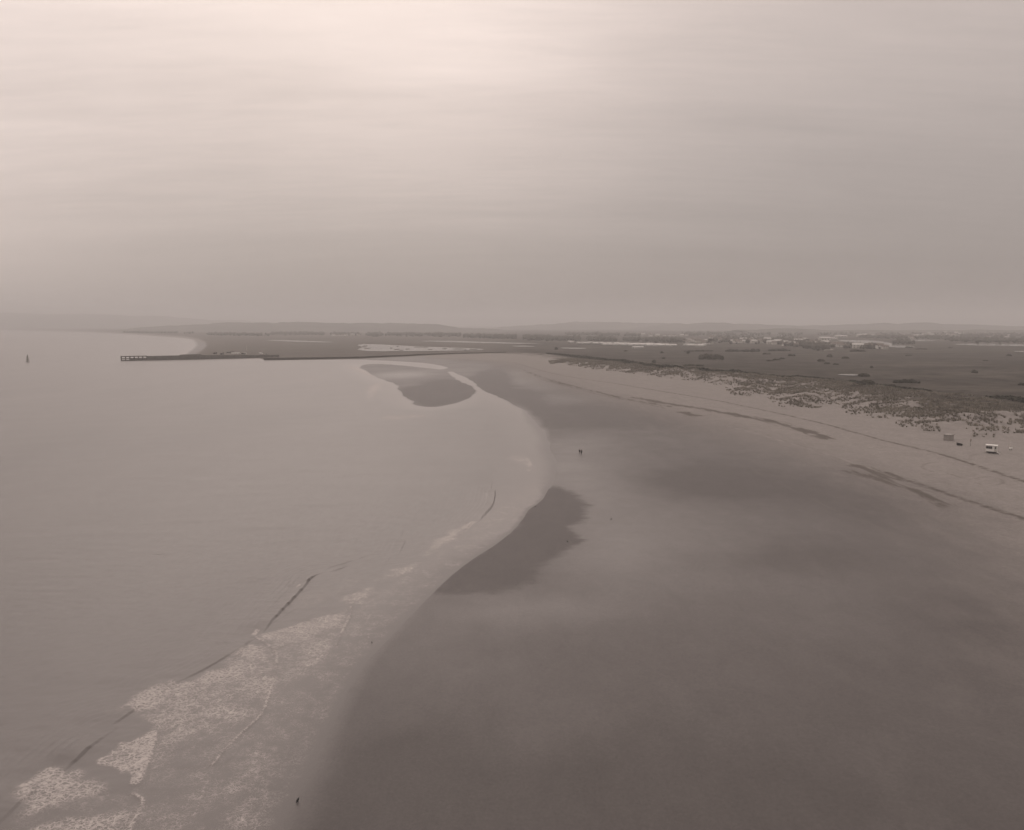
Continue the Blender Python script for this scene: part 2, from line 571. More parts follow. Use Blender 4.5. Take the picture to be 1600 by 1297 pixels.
s_shore = sdf(X, Y, LAND) + shore_rag(X, Y)
s_veg = sdf(X, Y, VEG)
s_patch = sdf(X, Y, PATCH, 60)
s_dry = dist_poly(X, Y, DRYLINE, signed_side=True)          # positive on the landward side
d_str = np.full(X.shape, 1e4)
for i, q in enumerate(STRAND):
    d = dist_poly(X, Y, q, margin=40)
    d_str = np.minimum(d_str, d + (0.0 if i < 2 else 0.25))
d_wr = np.full(X.shape, -1e4)
for q, w in WRACK:
    d_wr = np.maximum(d_wr, w - dist_poly(X, Y, q, margin=40))
d_tr = np.full(X.shape, 1e4)
for q in TRACK:
    d_tr = np.minimum(d_tr, dist_poly(X, Y, q, margin=30))
d_pale = dist_poly(X, Y, PALE, margin=30)
d_pond = np.full(X.shape, -1e4)
for _, q in POND_P:
    d_pond = np.maximum(d_pond, sdf(X, Y, q, 200))

dune_w = sst(X, 20, 90) * sst(900 - Y, 0, 250)              # the dune ridge runs along the beach head only


def ground_z(X, Y, s_shore, s_veg, d_pond, dune_w):
    h = np.where(s_shore > 0, 0.22 * (1 - np.exp(-np.maximum(s_shore, 0) / 14)) + 0.0045 * np.minimum(np.maximum(s_shore, 0), 260), np.maximum(s_shore * 0.035, -3.0))
    land = sst(s_shore, 5, 80)
    h += land * (fbm(X / 45, Y / 45, 3, 3) - 0.5) * 0.25
    prof = sst(s_veg, -14, 16) * (1 - 0.75 * sst(s_veg, 22, 95))
    lump = fbm(X / 19, Y / 19, 4, 9)
    lump2 = np.abs(fbm(X / 9, Y / 9, 3, 21) - 0.5) * 2
    h += dune_w * prof * (1.2 + 6.5 * np.clip(lump - 0.28, 0, 1) + 2.4 * lump2)
    h += dune_w * sst(s_veg, 60, 140) * (fbm(X / 40, Y / 40, 4, 33) - 0.45) * 2.4
    h += (1 - dune_w) * sst(s_veg, 0, 40) * (0.5 + (fbm(X / 60, Y / 60, 3, 5) - 0.5) * 0.9)
    w = sst(d_pond, -26, -9)
    return h * (1 - w) + w * np.minimum(h, POND_Z - 0.5)


Z = ground_z(X, Y, s_shore, s_veg, d_pond, dune_w)
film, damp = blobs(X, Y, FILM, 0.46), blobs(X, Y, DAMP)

# sand and rough ground in one procedural material
mg = bpy.data.materials.new('beach_and_marsh_ground')
mg.use_nodes = True
k = Nodes(mg.node_tree)
pos = k.add('ShaderNodeNewGeometry').outputs['Position']
a_sh, a_vg, a_pt, a_dr = k.attr('a_shore'), k.attr('a_veg'), k.attr('a_patch'), k.attr('a_dry')
a_fm, a_dp, a_st, a_wr, a_tr, a_rough = k.attr('a_film'), k.attr('a_damp'), k.attr('a_strand'), k.attr('a_wrack'), k.attr('a_track'), k.attr('a_inland')
nb = k.noise(pos, 0.02, 5.0, 0.55, 0.6)
nm = k.noise(pos, 0.11, 5.0, 0.6, 0.4)
nf = k.noise(pos, 0.9, 5.0, 0.65)
ng = k.noise(pos, 9.0, 3.0, 0.6)
streak = k.noise(k.mapping(pos, (0.16, 0.02, 0.1), (0, 0, R(-28))), 1.0, 5.0, 0.6, 0.5)
# dry upper beach
dryf = k.step(k.add_(a_dr, k.add_(k.mul(k.math('SUBTRACT', nm, 0.5), 26), k.mul(k.math('SUBTRACT', streak, 0.5), 22))), -32, 28)
dry_c = k.mix(k.lin(nf, 0.3, 0.7), (0.205, 0.190, 0.180), (0.265, 0.247, 0.234))
dry_c = k.mix(k.step(nm, 0.45, 0.7, 0.0, 0.3), dry_c, (0.19, 0.18, 0.165))
# damp lower beach
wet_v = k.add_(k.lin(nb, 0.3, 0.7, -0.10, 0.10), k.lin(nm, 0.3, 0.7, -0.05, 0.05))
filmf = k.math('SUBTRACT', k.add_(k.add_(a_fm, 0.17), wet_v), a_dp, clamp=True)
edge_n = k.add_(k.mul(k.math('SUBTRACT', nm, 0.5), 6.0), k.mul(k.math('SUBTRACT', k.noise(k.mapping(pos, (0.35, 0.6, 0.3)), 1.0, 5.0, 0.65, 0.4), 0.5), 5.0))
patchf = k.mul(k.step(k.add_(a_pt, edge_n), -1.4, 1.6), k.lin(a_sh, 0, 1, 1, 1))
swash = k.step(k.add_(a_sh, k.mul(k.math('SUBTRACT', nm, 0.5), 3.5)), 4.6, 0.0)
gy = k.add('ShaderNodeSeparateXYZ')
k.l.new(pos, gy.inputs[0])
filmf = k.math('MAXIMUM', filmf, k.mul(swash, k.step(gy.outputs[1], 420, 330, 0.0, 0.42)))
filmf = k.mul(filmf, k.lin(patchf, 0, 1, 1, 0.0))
damp_c = k.mix(filmf, (0.083, 0.0752, 0.0728), (0.145, 0.133, 0.127))  # filmed sand has a lighter base colour, sky sheen painted in
damp_c = k.mix(k.step(nf, 0.4, 0.75, 0.0, 0.25), damp_c, (0.08, 0.073, 0.069))
damp_c = k.mix(k.step(k.noise(k.mapping(pos, (0.05, 0.02, 0.1)), 1.0, 5.0, 0.6, 1.5), 0.5, 0.75, 0.0, 0.2), damp_c, (0.15, 0.138, 0.13))
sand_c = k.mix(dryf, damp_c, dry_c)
mott = k.add_(k.mul(k.noise(k.mapping(pos, (0.22, 0.12, 0.1)), 1.0, 6.0, 0.72, 0.6), 0.6), k.mul(k.noise(pos, 1.7, 4.0, 0.75), 0.4))
sand_c = k.mix(1.0, sand_c, k.lin(mott, 0.38, 0.62, 0.91, 1.09), 'MULTIPLY')
grain = k.noise(k.mapping(pos, (3.2, 3.2, 1.0)), 1.0, 3.0, 0.8)
sand_c = k.mix(1.0, sand_c, k.lin(grain, 0.3, 0.7, 0.86, 1.14), 'MULTIPLY')
# strandline wrack, tracks
brk = k.step(k.noise(pos, 0.35, 4.0, 0.7), 0.36, 0.5)
strf = k.mul(k.step(k.add_(a_st, k.mul(k.math('SUBTRACT', nf, 0.5), 2.0)), 1.5, 0.3), brk)
streak2 = k.noise(k.mapping(pos, (0.55, 0.05, 0.1)), 1.0, 4.0, 0.6, 0.4)
wrf = k.mul(k.step(k.add_(k.add_(a_wr, k.mul(k.math('SUBTRACT', streak2, 0.5), 13)), k.add_(k.mul(k.math('SUBTRACT', nm, 0.5), 9), k.mul(k.math('SUBTRACT', nf, 0.5), 3))), -1.2, 1.6), 0.95)
dk = k.math('MAXIMUM', k.mul(strf, 0.92), k.mul(wrf, 0.85))
sand_c = k.mix(dk, sand_c, (0.085, 0.075, 0.066))
trf = k.mul(k.step(k.add_(a_tr, k.mul(k.math('SUBTRACT', nf, 0.5), 0.9)), 0.75, 0.2), 0.4)
sand_c = k.mix(trf, sand_c, (0.12, 0.11, 0.10))
palf = k.mul(k.step(k.add_(k.attr('a_pale'), k.mul(k.math('SUBTRACT', nf, 0.5), 0.9)), 0.9, 0.2), 0.35)
sand_c = k.mix(palf, sand_c, (0.30, 0.28, 0.265))
# vegetation
vg_n = k.add_(k.mul(k.math('SUBTRACT', nm, 0.5), 34), k.mul(k.math('SUBTRACT', nf, 0.5), 14))
bare = k.step(k.noise(pos, 0.075, 4.0, 0.6, 0.5), 0.44, 0.58)
vegf = k.step(k.add_(a_vg, k.add_(vg_n, k.lin(bare, 0, 1, -8, -34))), -2.0, 9.0)
vegf = k.math('MAXIMUM', vegf, k.mul(a_rough, k.step(a_vg, 0, 8)))
nv = k.noise(pos, 0.035, 6.0, 0.65, 0.8)
nv2 = k.noise(k.mapping(pos, (0.006, 0.02, 0.02)), 1.0, 6.0, 0.6, 0.5)
veg_c = k.mix(k.lin(nv, 0.3, 0.7), (0.024, 0.0215, 0.018), (0.078, 0.070, 0.060))
veg_c = k.mix(k.step(nv2, 0.50, 0.64, 0.0, 0.55), veg_c, (0.115, 0.104, 0.088))
veg_c = k.mix(k.step(k.noise(pos, 0.22, 3.0), 0.55, 0.7, 0.0, 0.45), veg_c, (0.03, 0.03, 0.024))
veg_c = k.mix(k.step(a_vg, 75, 15, 0.0, 0.55), veg_c, k.mix(k.lin(nf, 0.3, 0.7), (0.085, 0.077, 0.066), (0.15, 0.137, 0.12)))
shingle = k.mix(k.lin(nm, 0.3, 0.7), (0.11, 0.10, 0.09), (0.17, 0.155, 0.14))
veg_c = k.mix(k.mul(a_rough, 0.6), veg_c, shingle)
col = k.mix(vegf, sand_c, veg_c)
rough = k.lin(filmf, 0, 1, 0.62, 0.24)
rough = k.lin(dryf, 0, 1, rough, 0.95)
rough = k.lin(k.math('MAXIMUM', vegf, dk), 0, 1, rough, 0.95)
spec = k.lin(k.math('MAXIMUM', dryf, vegf), 0, 1, k.lin(filmf, 0, 1, 0.28, 0.5), 0.08)
bs = k.add('ShaderNodeBsdfPrincipled')
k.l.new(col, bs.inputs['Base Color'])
k.l.new(rough, bs.inputs['Roughness'])
k.l.new(spec, bs.inputs['Specular IOR Level'])
hgt = k.add_(k.mul(nf, 0.05), k.add_(k.mul(ng, 0.006), k.mul(k.mul(strf, brk), 0.06)))
bp = k.add('ShaderNodeBump')
k.l.new(hgt, bp.inputs['Height'])
k.l.new(k.lin(filmf, 0, 1, 0.55, 0.08), bp.inputs['Strength'])
k.l.new(bp.outputs[0], bs.inputs['Normal'])
k.l.new(bs.outputs[0], k.add('ShaderNodeOutputMaterial').inputs[0])

inland = sst(-X, -40, 60) * sst(Y, 700, 850)
gm = grid_mesh('ground', xs, ys, Z, mg, attrs={'a_shore': s_shore, 'a_veg': s_veg, 'a_patch': s_patch, 'a_dry': s_dry, 'a_film': film, 'a_damp': damp,
                                             'a_strand': np.minimum(d_str, 50), 'a_wrack': np.maximum(d_wr, -50), 'a_track': np.minimum(d_tr, 50), 'a_inland': inland, 'a_pale': np.minimum(d_pale, 50)})
link('ground', gm, kind='structure', label='flat sandy beach running into dunes and a wide brown marsh')

GX, GY, GZ = xs, ys, Z


def gz(x, y):
    """ground height under a point"""
    i = int(np.clip(np.searchsorted(GX, x) - 1, 0, len(GX) - 2))
    j = int(np.clip(np.searchsorted(GY, y) - 1, 0, len(GY) - 2))
    fx, fy = (x - GX[i]) / (GX[i + 1] - GX[i]), (y - GY[j]) / (GY[j + 1] - GY[j])
    return float((GZ[j, i] * (1 - fx) + GZ[j, i + 1] * fx) * (1 - fy) + (GZ[j + 1, i] * (1 - fx) + GZ[j + 1, i + 1] * fx) * fy)


def GG(u, v, it=5):
    """picture point to the ground surface itself"""
    z = 1.5
    for _ in range(it):
        x, y = G(u, v, z)
        z = gz(x, y)
    return x, y, z


# ------------------------------------------------------------------ sea
wx = axis(-9000, 60, -46, 4, 0.15, 1.030)
wy = axis(-300, 13000, 55, 128, 0.17, 1.026)
WX, WY = np.meshgrid(wx, wy)
ws = -sdf(WX, WY, LAND) - shore_rag(WX, WY)                                        # positive in the water
keep = ws > -7.0
foam = np.zeros(WX.shape)


RAG = (fbm(WX / 2.6, WY / 2.6, 3, 71) - 0.5) * 3.4


def zone(pts, edge, near, farv, L, soft=1.7):
    """foam raft: dense along its seaward edge, thinning over L metres"""
    global foam
    p = smooth(P(pts), 1, True)
    s = sdf(WX, WY, p, 12) + RAG
    d = dist_poly(WX, WY, P(edge), margin=80) if edge else np.zeros(WX.shape)
    v = (farv + (near - farv) * np.exp(-d / L)) * sst(s, -soft, soft)
    foam = np.maximum(foam, v)


SURF = [(-420, 1900), (-30, 1345), (20, 1262), (70, 1228), (150, 1216), (206, 1226), (236, 1160), (226, 1136), (183, 1112), (215, 1086), (262, 1066), (330, 1050), (362, 1026), (400, 1000), (480, 976), (548, 950), (585, 920), (640, 893), (690, 850),
        (745, 812), (830, 755), (868, 745), (832, 800), (774, 854), (688, 922), (612, 992), (562, 1050), (522, 1125), (486, 1212), (440, 1297), (375, 1440), (262, 1790), (230, 1900)]
zone(SURF, None, 0.30, 0.30, 1, 2.0)
zone([(183, 1112), (195, 1095), (215, 1085), (262, 1066), (330, 1050), (362, 1026), (400, 1000), (440, 1030), (420, 1090), (395, 1130), (330, 1160), (290, 1180), (230, 1130)], [(183, 1112), (215, 1085), (262, 1066), (330, 1050), (362, 1026), (400, 1000)], 0.95, 0.46, 2.4)
zone([(395, 995), (430, 985), (480, 974), (520, 960), (550, 948), (542, 985), (520, 1020), (480, 1060), (430, 1090), (436, 1030)], [(395, 995), (480, 974), (550, 948)], 0.85, 0.42, 2.4)
zone([(143, 1190), (180, 1170), (210, 1156), (237, 1146), (228, 1180), (213, 1222), (190, 1212), (165, 1204)], [(237, 1146), (213, 1222)], 0.95, 0.66, 3.5, 0.5)
zone([(18, 1252), (40, 1228), (75, 1207), (130, 1203), (165, 1212), (190, 1240), (120, 1262), (70, 1268)], [(18, 1252), (45, 1226), (75, 1207), (110, 1203)], 0.92, 0.42, 3.2)
zone([(20, 1340), (60, 1288), (120, 1272), (190, 1260), (224, 1250), (212, 1290), (180, 1340)], [(20, 1340), (60, 1288), (120, 1272)], 0.75, 0.5, 4)
zone([(-330, 1800), (-150, 1500), (-20, 1400), (80, 1380), (150, 1420), (60, 1560), (-80, 1800)], [(-330, 1800), (-150, 1500), (-20, 1400)], 0.9, 0.45, 4)
zone([(538, 934), (560, 922), (592, 912), (586, 932), (568, 950), (546, 946)], [(538, 934), (592, 912)], 0.75, 0.45, 3)
zone([(545, 915), (570, 908), (612, 890), (662, 874), (640, 896), (600, 910)], [(640, 890), (662, 874)], 0.75, 0.35, 3)
zone([(662, 866), (676, 848), (700, 832), (738, 818), (718, 838), (690, 858), (668, 870)], [(680, 845), (738, 818)], 0.8, 0.4, 4)
zone([(215, 1150), (270, 1140), (330, 1125), (385, 1115), (375, 1135), (300, 1165), (240, 1180)], [(330, 1125), (385, 1115)], 0.5, 0.36, 4)
zone([(440, 940), (480, 925), (530, 908), (575, 900), (560, 915), (500, 945), (450, 955)], None, 0.3, 0.3, 4)
zone([(330, 1200), (400, 1150), (470, 1160), (440, 1240), (400, 1297), (300, 1297)], None, 0.36, 0.36, 4, 2.0)
# distant thin breakers over the bar and in the bay
zone([(540, 572), (560, 573), (580, 580), (600, 589), (600, 594), (575, 586), (555, 578)], None, 0.95, 0.95, 4, 7)
zone([(570, 605), (590, 598), (600, 602), (590, 612), (578, 628)], None, 0.75, 0.75, 4, 5)
zone([(590, 650), (640, 647), (680, 648), (640, 655), (600, 658)], None, 0.5, 0.5, 4, 3)
zone([(782, 717), (806, 710), (824, 712), (830, 735), (812, 722)], None, 0.42, 0.42, 4, 2)
FRONTS = [([(400, 996), (428, 1012), (434, 1030), (424, 1070), (412, 1115), (385, 1138), (352, 1170), (331, 1196)], 0.11, 0.66),
          ([(237, 1146), (233, 1165), (224, 1190), (212, 1222)], 0.42, 1.0), ([(208, 1240), (224, 1248), (222, 1258), (208, 1285), (196, 1310)], 0.12, 0.8),
          ([(548, 948), (548, 960), (534, 988), (525, 1008)], 0.14, 0.75), ([(331, 1198), (316, 1240), (300, 1285), (290, 1320)], 0.10, 0.5), ([(592, 947), (572, 968), (572, 984), (576, 996)], 0.12, 0.5),
          ([(740, 815), (732, 822), (722, 834)], 0.5, 0.8), ([(402, 985), (397, 991)], 0.28, 1.0), ([(468, 916), (464, 920)], 0.16, 0.8), ([(826, 735), (829, 725), (822, 715)], 0.6, 0.55)]
for q, w, amp in FRONTS:
    d = dist_poly(WX, WY, smooth(P(q), 2), margin=6)
    gap = sst(fbm(WX / 1.7, WY / 1.7, 2, 83), 0.25, 0.55)
    foam = np.maximum(foam, amp * (0.45 + 0.55 * gap) * (1 - sst(d, w * 0.6, w * 1.9)))
front_h = np.zeros(WX.shape)
for q, w, amp in FRONTS[:4]:
    d = dist_poly(WX, WY, smooth(P(q), 2), margin=6)
    front_h = np.maximum(front_h, 0.09 * np.exp(-(d / (w * 1.6)) ** 2))
# rising swell crests, steep on the shore side (to the left of the drawn direction is seaward)
CREST = [([(500, 893), (488, 897), (475, 905), (466, 918), (440, 945), (415, 970), (398, 991)], 0.62, 2.6), ([(398, 991), (370, 1008), (345, 1025), (300, 1050), (255, 1068)], 0.3, 2.5),
         ([(165, 1140), (150, 1150), (128, 1166), (105, 1186), (75, 1215)], 0.62, 2.8), ([(285, 1015), (270, 1030), (252, 1048)], 0.2, 2.0), ([(768, 765), (767, 780), (763, 792), (752, 803), (740, 815)], 0.42, 2.2),
         ([(545, 880), (520, 890), (500, 893)], 0.25, 2.5), ([(130, 1010), (80, 1028), (10, 1052), (-60, 1075)], 0.09, 4.5), ([(626, 842), (622, 855), (614, 866)], 0.2, 1.6), ([(640, 655), (610, 656.5), (590, 657)], 0.2, 3),
         ([(318, 1206), (345, 1185), (372, 1160)], 0.14, 0.8), ([(405, 1122), (440, 1108), (475, 1094)], 0.09, 0.7), ([(225, 1250), (260, 1225), (300, 1205)], 0.12, 0.8)]
wz = np.zeros(WX.shape)
for q, A, w in CREST:
    line = smooth(P(q), 2)
    d = dist_poly(WX, WY, line, margin=25, signed_side=True, far=-900)
    # fade the crest at both ends
    e0 = np.hypot(WX - line[0, 0], WY - line[0, 1])
    e1 = np.hypot(WX - line[-1, 0], WY - line[-1, 1])
    fade = sst(np.minimum(e0, e1), 0.0, 4.5)
    h = np.where(d > 0, np.exp(-(np.abs(d) / (w * 0.19)) ** 2), np.exp(-np.abs(d) / (w * 1.7)))
    wz = np.maximum(wz, 0.5 * A * h * fade * (0.55 + 0.7 * fbm(WX / 3.0, WY / 3.0, 2, 97)))
swell = (fbm(WX / 14, WY / 5, 3, 40) - 0.5) * 0.22 * sst(ws, 6, 30)
chop = (fbm(WX / 2.2, WY / 1.3, 3, 41) - 0.5) * 0.10 * sst(ws, 3, 14) * (1 - sst(np.hypot(WX, WY), 120, 260))
WZ = wz + front_h + swell + chop + 0.012

mw = bpy.data.materials.new('turbid_sea_water')
mw.use_nodes = True
k = Nodes(mw.node_tree)
pos = k.add('ShaderNodeNewGeometry').outputs['Position']
a_w, a_f = k.attr('a_water'), k.attr('a_foam')
warp = k.vmath('SCALE', k.vmath('SUBTRACT', k.noise_c(pos, 0.9, 3.0), (0.5, 0.5, 0.5)), None)
warp.node.inputs['Scale'].default_value = 1.1
pw = k.vmath('ADD', pos, warp)
pw1 = k.mapping(pw, (0.85, 1.5, 1.0), (0, 0, R(-14)))
e1 = k.vor(pw1, 1.6)
e2 = k.vor(pw1, 3.2)
nl = k.noise(pos, 0.30, 4.0, 0.6)
nh = k.noise(pw1, 5.0, 4.0, 0.7)
nl2 = k.noise(pos, 1.1, 3.0, 0.6)
dens = k.math('MULTIPLY', a_f, k.mul(k.lin(nl, 0.30, 0.66, 0.45, 1.2), k.lin(nl2, 0.3, 0.7, 0.65, 1.2)))
lace1 = k.step(k.math('SUBTRACT', k.mul(dens, 0.175), e1), -0.06, 0.055)
lace2 = k.step(k.math('SUBTRACT', k.mul(dens, 0.13), e2), -0.05, 0.04)
lace = k.math('MAXIMUM', k.mul(lace1, k.step(dens, 0.16, 0.5)), k.mul(k.mul(lace2, k.step(dens, 0.05, 0.45)), 0.75))
lace = k.mul(lace, k.step(nh, 0.34, 0.56, 0.35, 1.0))
fleck = k.mul(k.step(k.noise(k.mapping(pw, (2.2, 5.5, 1.0)), 1.0, 3.0, 0.65, 0.5), 0.57, 0.68), k.step(dens, 0.10, 0.40, 0.0, 0.55))
lace = k.math('MAXIMUM', lace, fleck)
solid = k.step(k.add_(dens, k.mul(k.math('SUBTRACT', nh, 0.5), 0.5)), 0.82, 1.05)
ff = k.math('MAXIMUM', lace, solid, clamp=True)
turb = k.noise(k.mapping(pos, (0.02, 0.006, 0.02), (0, 0, R(20))), 1.0, 4.0, 0.6, 0.5)
wcol = k.mix(k.lin(turb, 0.3, 0.7), (0.102, 0.093, 0.0895), (0.126, 0.1155, 0.1105))
shal = k.step(k.add_(a_w, k.mul(k.math('SUBTRACT', nl, 0.5), 8)), 22, 2)
wy_ = k.add('ShaderNodeSeparateXYZ')
k.l.new(pos, wy_.inputs[0])
wcol = k.mix(k.mul(shal, k.step(wy_.outputs[1], 105, 175, 0.18, 0.8)), wcol, (0.164, 0.150, 0.143))
wcol = k.mix(k.mul(dens, 0.10), wcol, (0.22, 0.205, 0.188))
thin = k.step(k.add_(a_w, k.mul(k.math('SUBTRACT', nl, 0.5), 2.0)), k.attr('a_edge0'), k.attr('a_edge1'))
ff = k.mul(ff, k.step(a_w, -0.3, 0.8))
wcol = k.mix(thin, (0.108, 0.099, 0.095), wcol)
wb = k.add('ShaderNodeBsdfPrincipled')
k.l.new(k.mix(ff, wcol, (0.44, 0.41, 0.392)), wb.inputs['Base Color'])
k.l.new(k.lin(ff, 0, 1, k.lin(thin, 0, 1, 0.38, 0.33), 0.8), wb.inputs['Roughness'])
wb.inputs['IOR'].default_value = 1.36
rip = k.noise(k.mapping(pos, (0.8, 2.0, 1.0), (0, 0, R(8))), 1.5, 4.0, 0.6, 0.3)
rip2 = k.noise(k.mapping(pos, (0.10, 0.4, 0.2), (0, 0, R(10))), 1.0, 4.0, 0.6, 0.3)
hh = k.add_(k.add_(k.mul(rip, 0.11), k.mul(rip2, 0.22)), k.mul(ff, 0.06))
wbp = k.add('ShaderNodeBump')
k.l.new(hh, wbp.inputs['Height'])
k.l.new(k.step(a_w, 1.0, 20.0, 0.2, 0.8), wbp.inputs['Strength'])
k.l.new(wbp.outputs[0], wb.inputs['Normal'])
k.l.new(wb.outputs[0], k.add('ShaderNodeOutputMaterial').inputs[0])

# the film on the near beach thins out over metres, the edge of the bar is crisp
soft_edge = np.clip(1 - sst(WY, 125, 150), 0, 1)
mid_edge = sst(WY, 175, 200) * (1 - sst(WY, 320, 370))
edge1 = 0.8 + 6.0 * soft_edge + 5.0 * mid_edge
edge0 = -0.3 - 0.4 * soft_edge
wm = grid_mesh('sea', wx, wy, WZ, mw, keep=keep, attrs={'a_water': np.clip(ws, -50, 4000), 'a_foam': foam, 'a_edge0': edge0, 'a_edge1': edge1})
link('sea', wm, kind='structure', label='calm pale grey sea with thin lacy surf along the beach')

# marsh pools
mp = bpy.data.materials.new('pool_water')
mp.use_nodes = True
k = Nodes(mp.node_tree)
pos = k.add('ShaderNodeNewGeometry').outputs['Position']
pb = k.add('ShaderNodeBsdfPrincipled')
k.l.new(k.mix(k.lin(k.noise(pos, 0.01, 4.0), 0.35, 0.65), (0.09, 0.085, 0.075), (0.14, 0.13, 0.115)), pb.inputs['Base Color'])
pb.inputs['Roughness'].default_value = 0.12
pb.inputs['IOR'].default_value = 1.33
k.l.new(pb.outputs[0], k.add('ShaderNodeOutputMaterial').inputs[0])
for lab, q in POND_P:
    p = smooth(q, 2, True)
    n = len(p)
    c = p.mean(0)
    jit = 1 + 0.05 * (RNG.random(n) - 0.5)
    V = [(x * 1, y * 1, POND_Z) for x, y in (c + (p - c) * jit[:, None])]
    bm = bmesh.new()
    bm.faces.new([bm.verts.new(v) for v in V])
    bmesh.ops.triangulate(bm, faces=bm.faces)
    bmesh.ops.recalc_face_normals(bm, faces=bm.faces)
    for f in bm.faces:
        if f.normal.z < 0:
            f.normal_flip()
    me = bpy.data.meshes.new('pool')
    bm.to_mesh(me)
    bm.free()
    me.materials.append(mp)
    link('pool', me, kind='structure', label=lab)

# low mud banks breaking the lagoon
mmud = mat_simple('dark_mud', (0.075, 0.068, 0.06), 0.8, 0.3, 0.05)
for u, v, wp in ((568, 542.2, 10), (574, 544.8, 12), (571, 540.4, 7), (620, 546.2, 9), (627, 547.6, 8), (611, 544, 4), (621, 541.4, 3), (637, 545.6, 7), (654, 542.4, 16), (664, 542.6, 12), (695, 545, 9),
                 (716, 545.4, 22), (740, 545.9, 16), (727, 546.9, 4), (672, 546, 8)):
    x, y = G(u, v, POND_Z)
    hw = wp / FPX * y * 0.5
    n = 18
    rr = np.random.default_rng(int(u * 10))
    an = np.linspace(0, 2 * math.pi, n, endpoint=False)
    k1 = 1 + 0.35 * (rr.random(n) - .5)
    V = [(x + math.cos(a) * hw * q, y + math.sin(a) * 14 * q, POND_Z - 0.2) for a, q in zip(an, k1)]
    V += [(x + math.cos(a) * hw * .6 * q, y + math.sin(a) * 8 * q, POND_Z + 0.7) for a, q in zip(an, k1)]
    V.append((x, y, POND_Z + 0.8))
    bm = bmesh.new()
    vs = [bm.verts.new(q) for q in V]
    for i in range(n):
        j = (i + 1) % n
        bm.faces.new((vs[i], vs[j], vs[n + j], vs[n + i]))
        bm.faces.new((vs[n + i], vs[n + j], vs[2 * n]))
    me = bpy.data.meshes.new('mudbank')
    bm.to_mesh(me)
    bm.free()
    me.materials.append(mmud)
    link('mudbank', me, kind='structure', label='low dark mud bank in the pale lagoon')

# ------------------------------------------------------------------ far hills
mh = bpy.data.materials.new('wooded_hillside')
mh.use_nodes = True
k = Nodes(mh.node_tree)
pos = k.add('ShaderNodeNewGeometry').outputs['Position']
hb = k.add('ShaderNodeBsdfPrincipled')
nA = k.noise(k.mapping(pos, (0.004, 0.004, 0.02)), 1.0, 6.0, 0.65, 0.6)
k.l.new(k.mix(k.lin(nA, 0.35, 0.65), (0.03, 0.03, 0.024), (0.10, 0.095, 0.075)), hb.inputs['Base Color'])
hb.inputs['Roughness'].default_value = 0.95
k.l.new(hb.outputs[0], k.add('ShaderNodeOutputMaterial').inputs[0])


def hill(lab, dist, depth, prof, seed):
    """ridge at a distance; prof gives skyline points (u, v) of the photograph"""
    us = np.array([p[0] for p in prof], float)
    vs = np.array([p[1] for p in prof], float)
    nx, ny = 260, 15
    uu = np.linspace(us[0], us[-1], nx)
    vv = np.interp(uu, us, vs)
    top = CAM_H + (HOR - vv) / FPX * dist
    xx = (uu - W0 / 2) / FPX * dist
    top = top + (fbm(xx / 160, xx * 0 + seed, 4, seed) - 0.5) * 0.0035 * dist
    top += (fbm(xx / 22, xx * 0 + seed, 2, seed + 5) - 0.5) * 0.0012 * dist
    top = np.maximum(top, 1.0)
    t = np.linspace(-1, 1, ny)
    cs = np.cos(t * math.pi / 2) ** 1.2
    XX = np.repeat(xx[None], ny, 0)
    YY = dist + t[:, None] * depth + (fbm(XX / 300, t[:, None] * 2 + XX * 0, 2, seed) - 0.5) * depth * 0.3
    ZZ = cs[:, None] * top[None] + (fbm(XX / 120, YY / 120, 3, seed + 2) - 0.5) * 5 * cs[:, None]
    ZZ[0], ZZ[-1] = -1.5, -1.5
    V = np.stack([XX, YY, ZZ], -1).reshape(-1, 3)
    i = np.arange(nx * ny).reshape(ny, nx)
    F = np.stack([i[:-1, :-1], i[:-1, 1:], i[1:, 1:], i[1:, :-1]], -1).reshape(-1, 4)
    link('hill', mesh_np('hill', V, F, mh, True), kind='structure', label=lab)


hill('high hazy ridge behind the far bay', 8200, 900, [(-300, 487), (-100, 489), (0, 490), (150, 491.5), (260, 495), (340, 500), (450, 504), (560, 508), (640, 512)], 3)
hill('low wooded rise left of the marsh centre', 4300, 420, [(230, 512), (300, 507), (360, 504.5), (430, 504.5), (480, 503.8), (560, 504), (600, 505.5), (650, 506), (684, 507), (702, 510.5), (730, 513), (800, 515)], 8)
hill('long pale ridge in the centre', 6000, 600, [(690, 516), (760, 513.5), (800, 510), (850, 506), (900, 503.6), (930, 502.8), (1000, 504), (1060, 506), (1130, 507), (1260, 511), (1400, 515)], 14)
hill('low hazy ridge behind the right village', 5200, 520, [(980, 514), (1040, 507), (1100, 505), (1180, 507), (1250, 510), (1330, 507), (1400, 505.5), (1440, 505.2), (1500, 507.5), (1560, 510), (1640, 511), (1760, 509), (1900, 512)], 19)
hill('nearer wooded slope above the right village', 3300, 300, [(1150, 516), (1220, 514), (1300, 516), (1400, 516), (1450, 515), (1520, 516.5), (1600, 515), (1700, 514), (1850, 516)], 23)

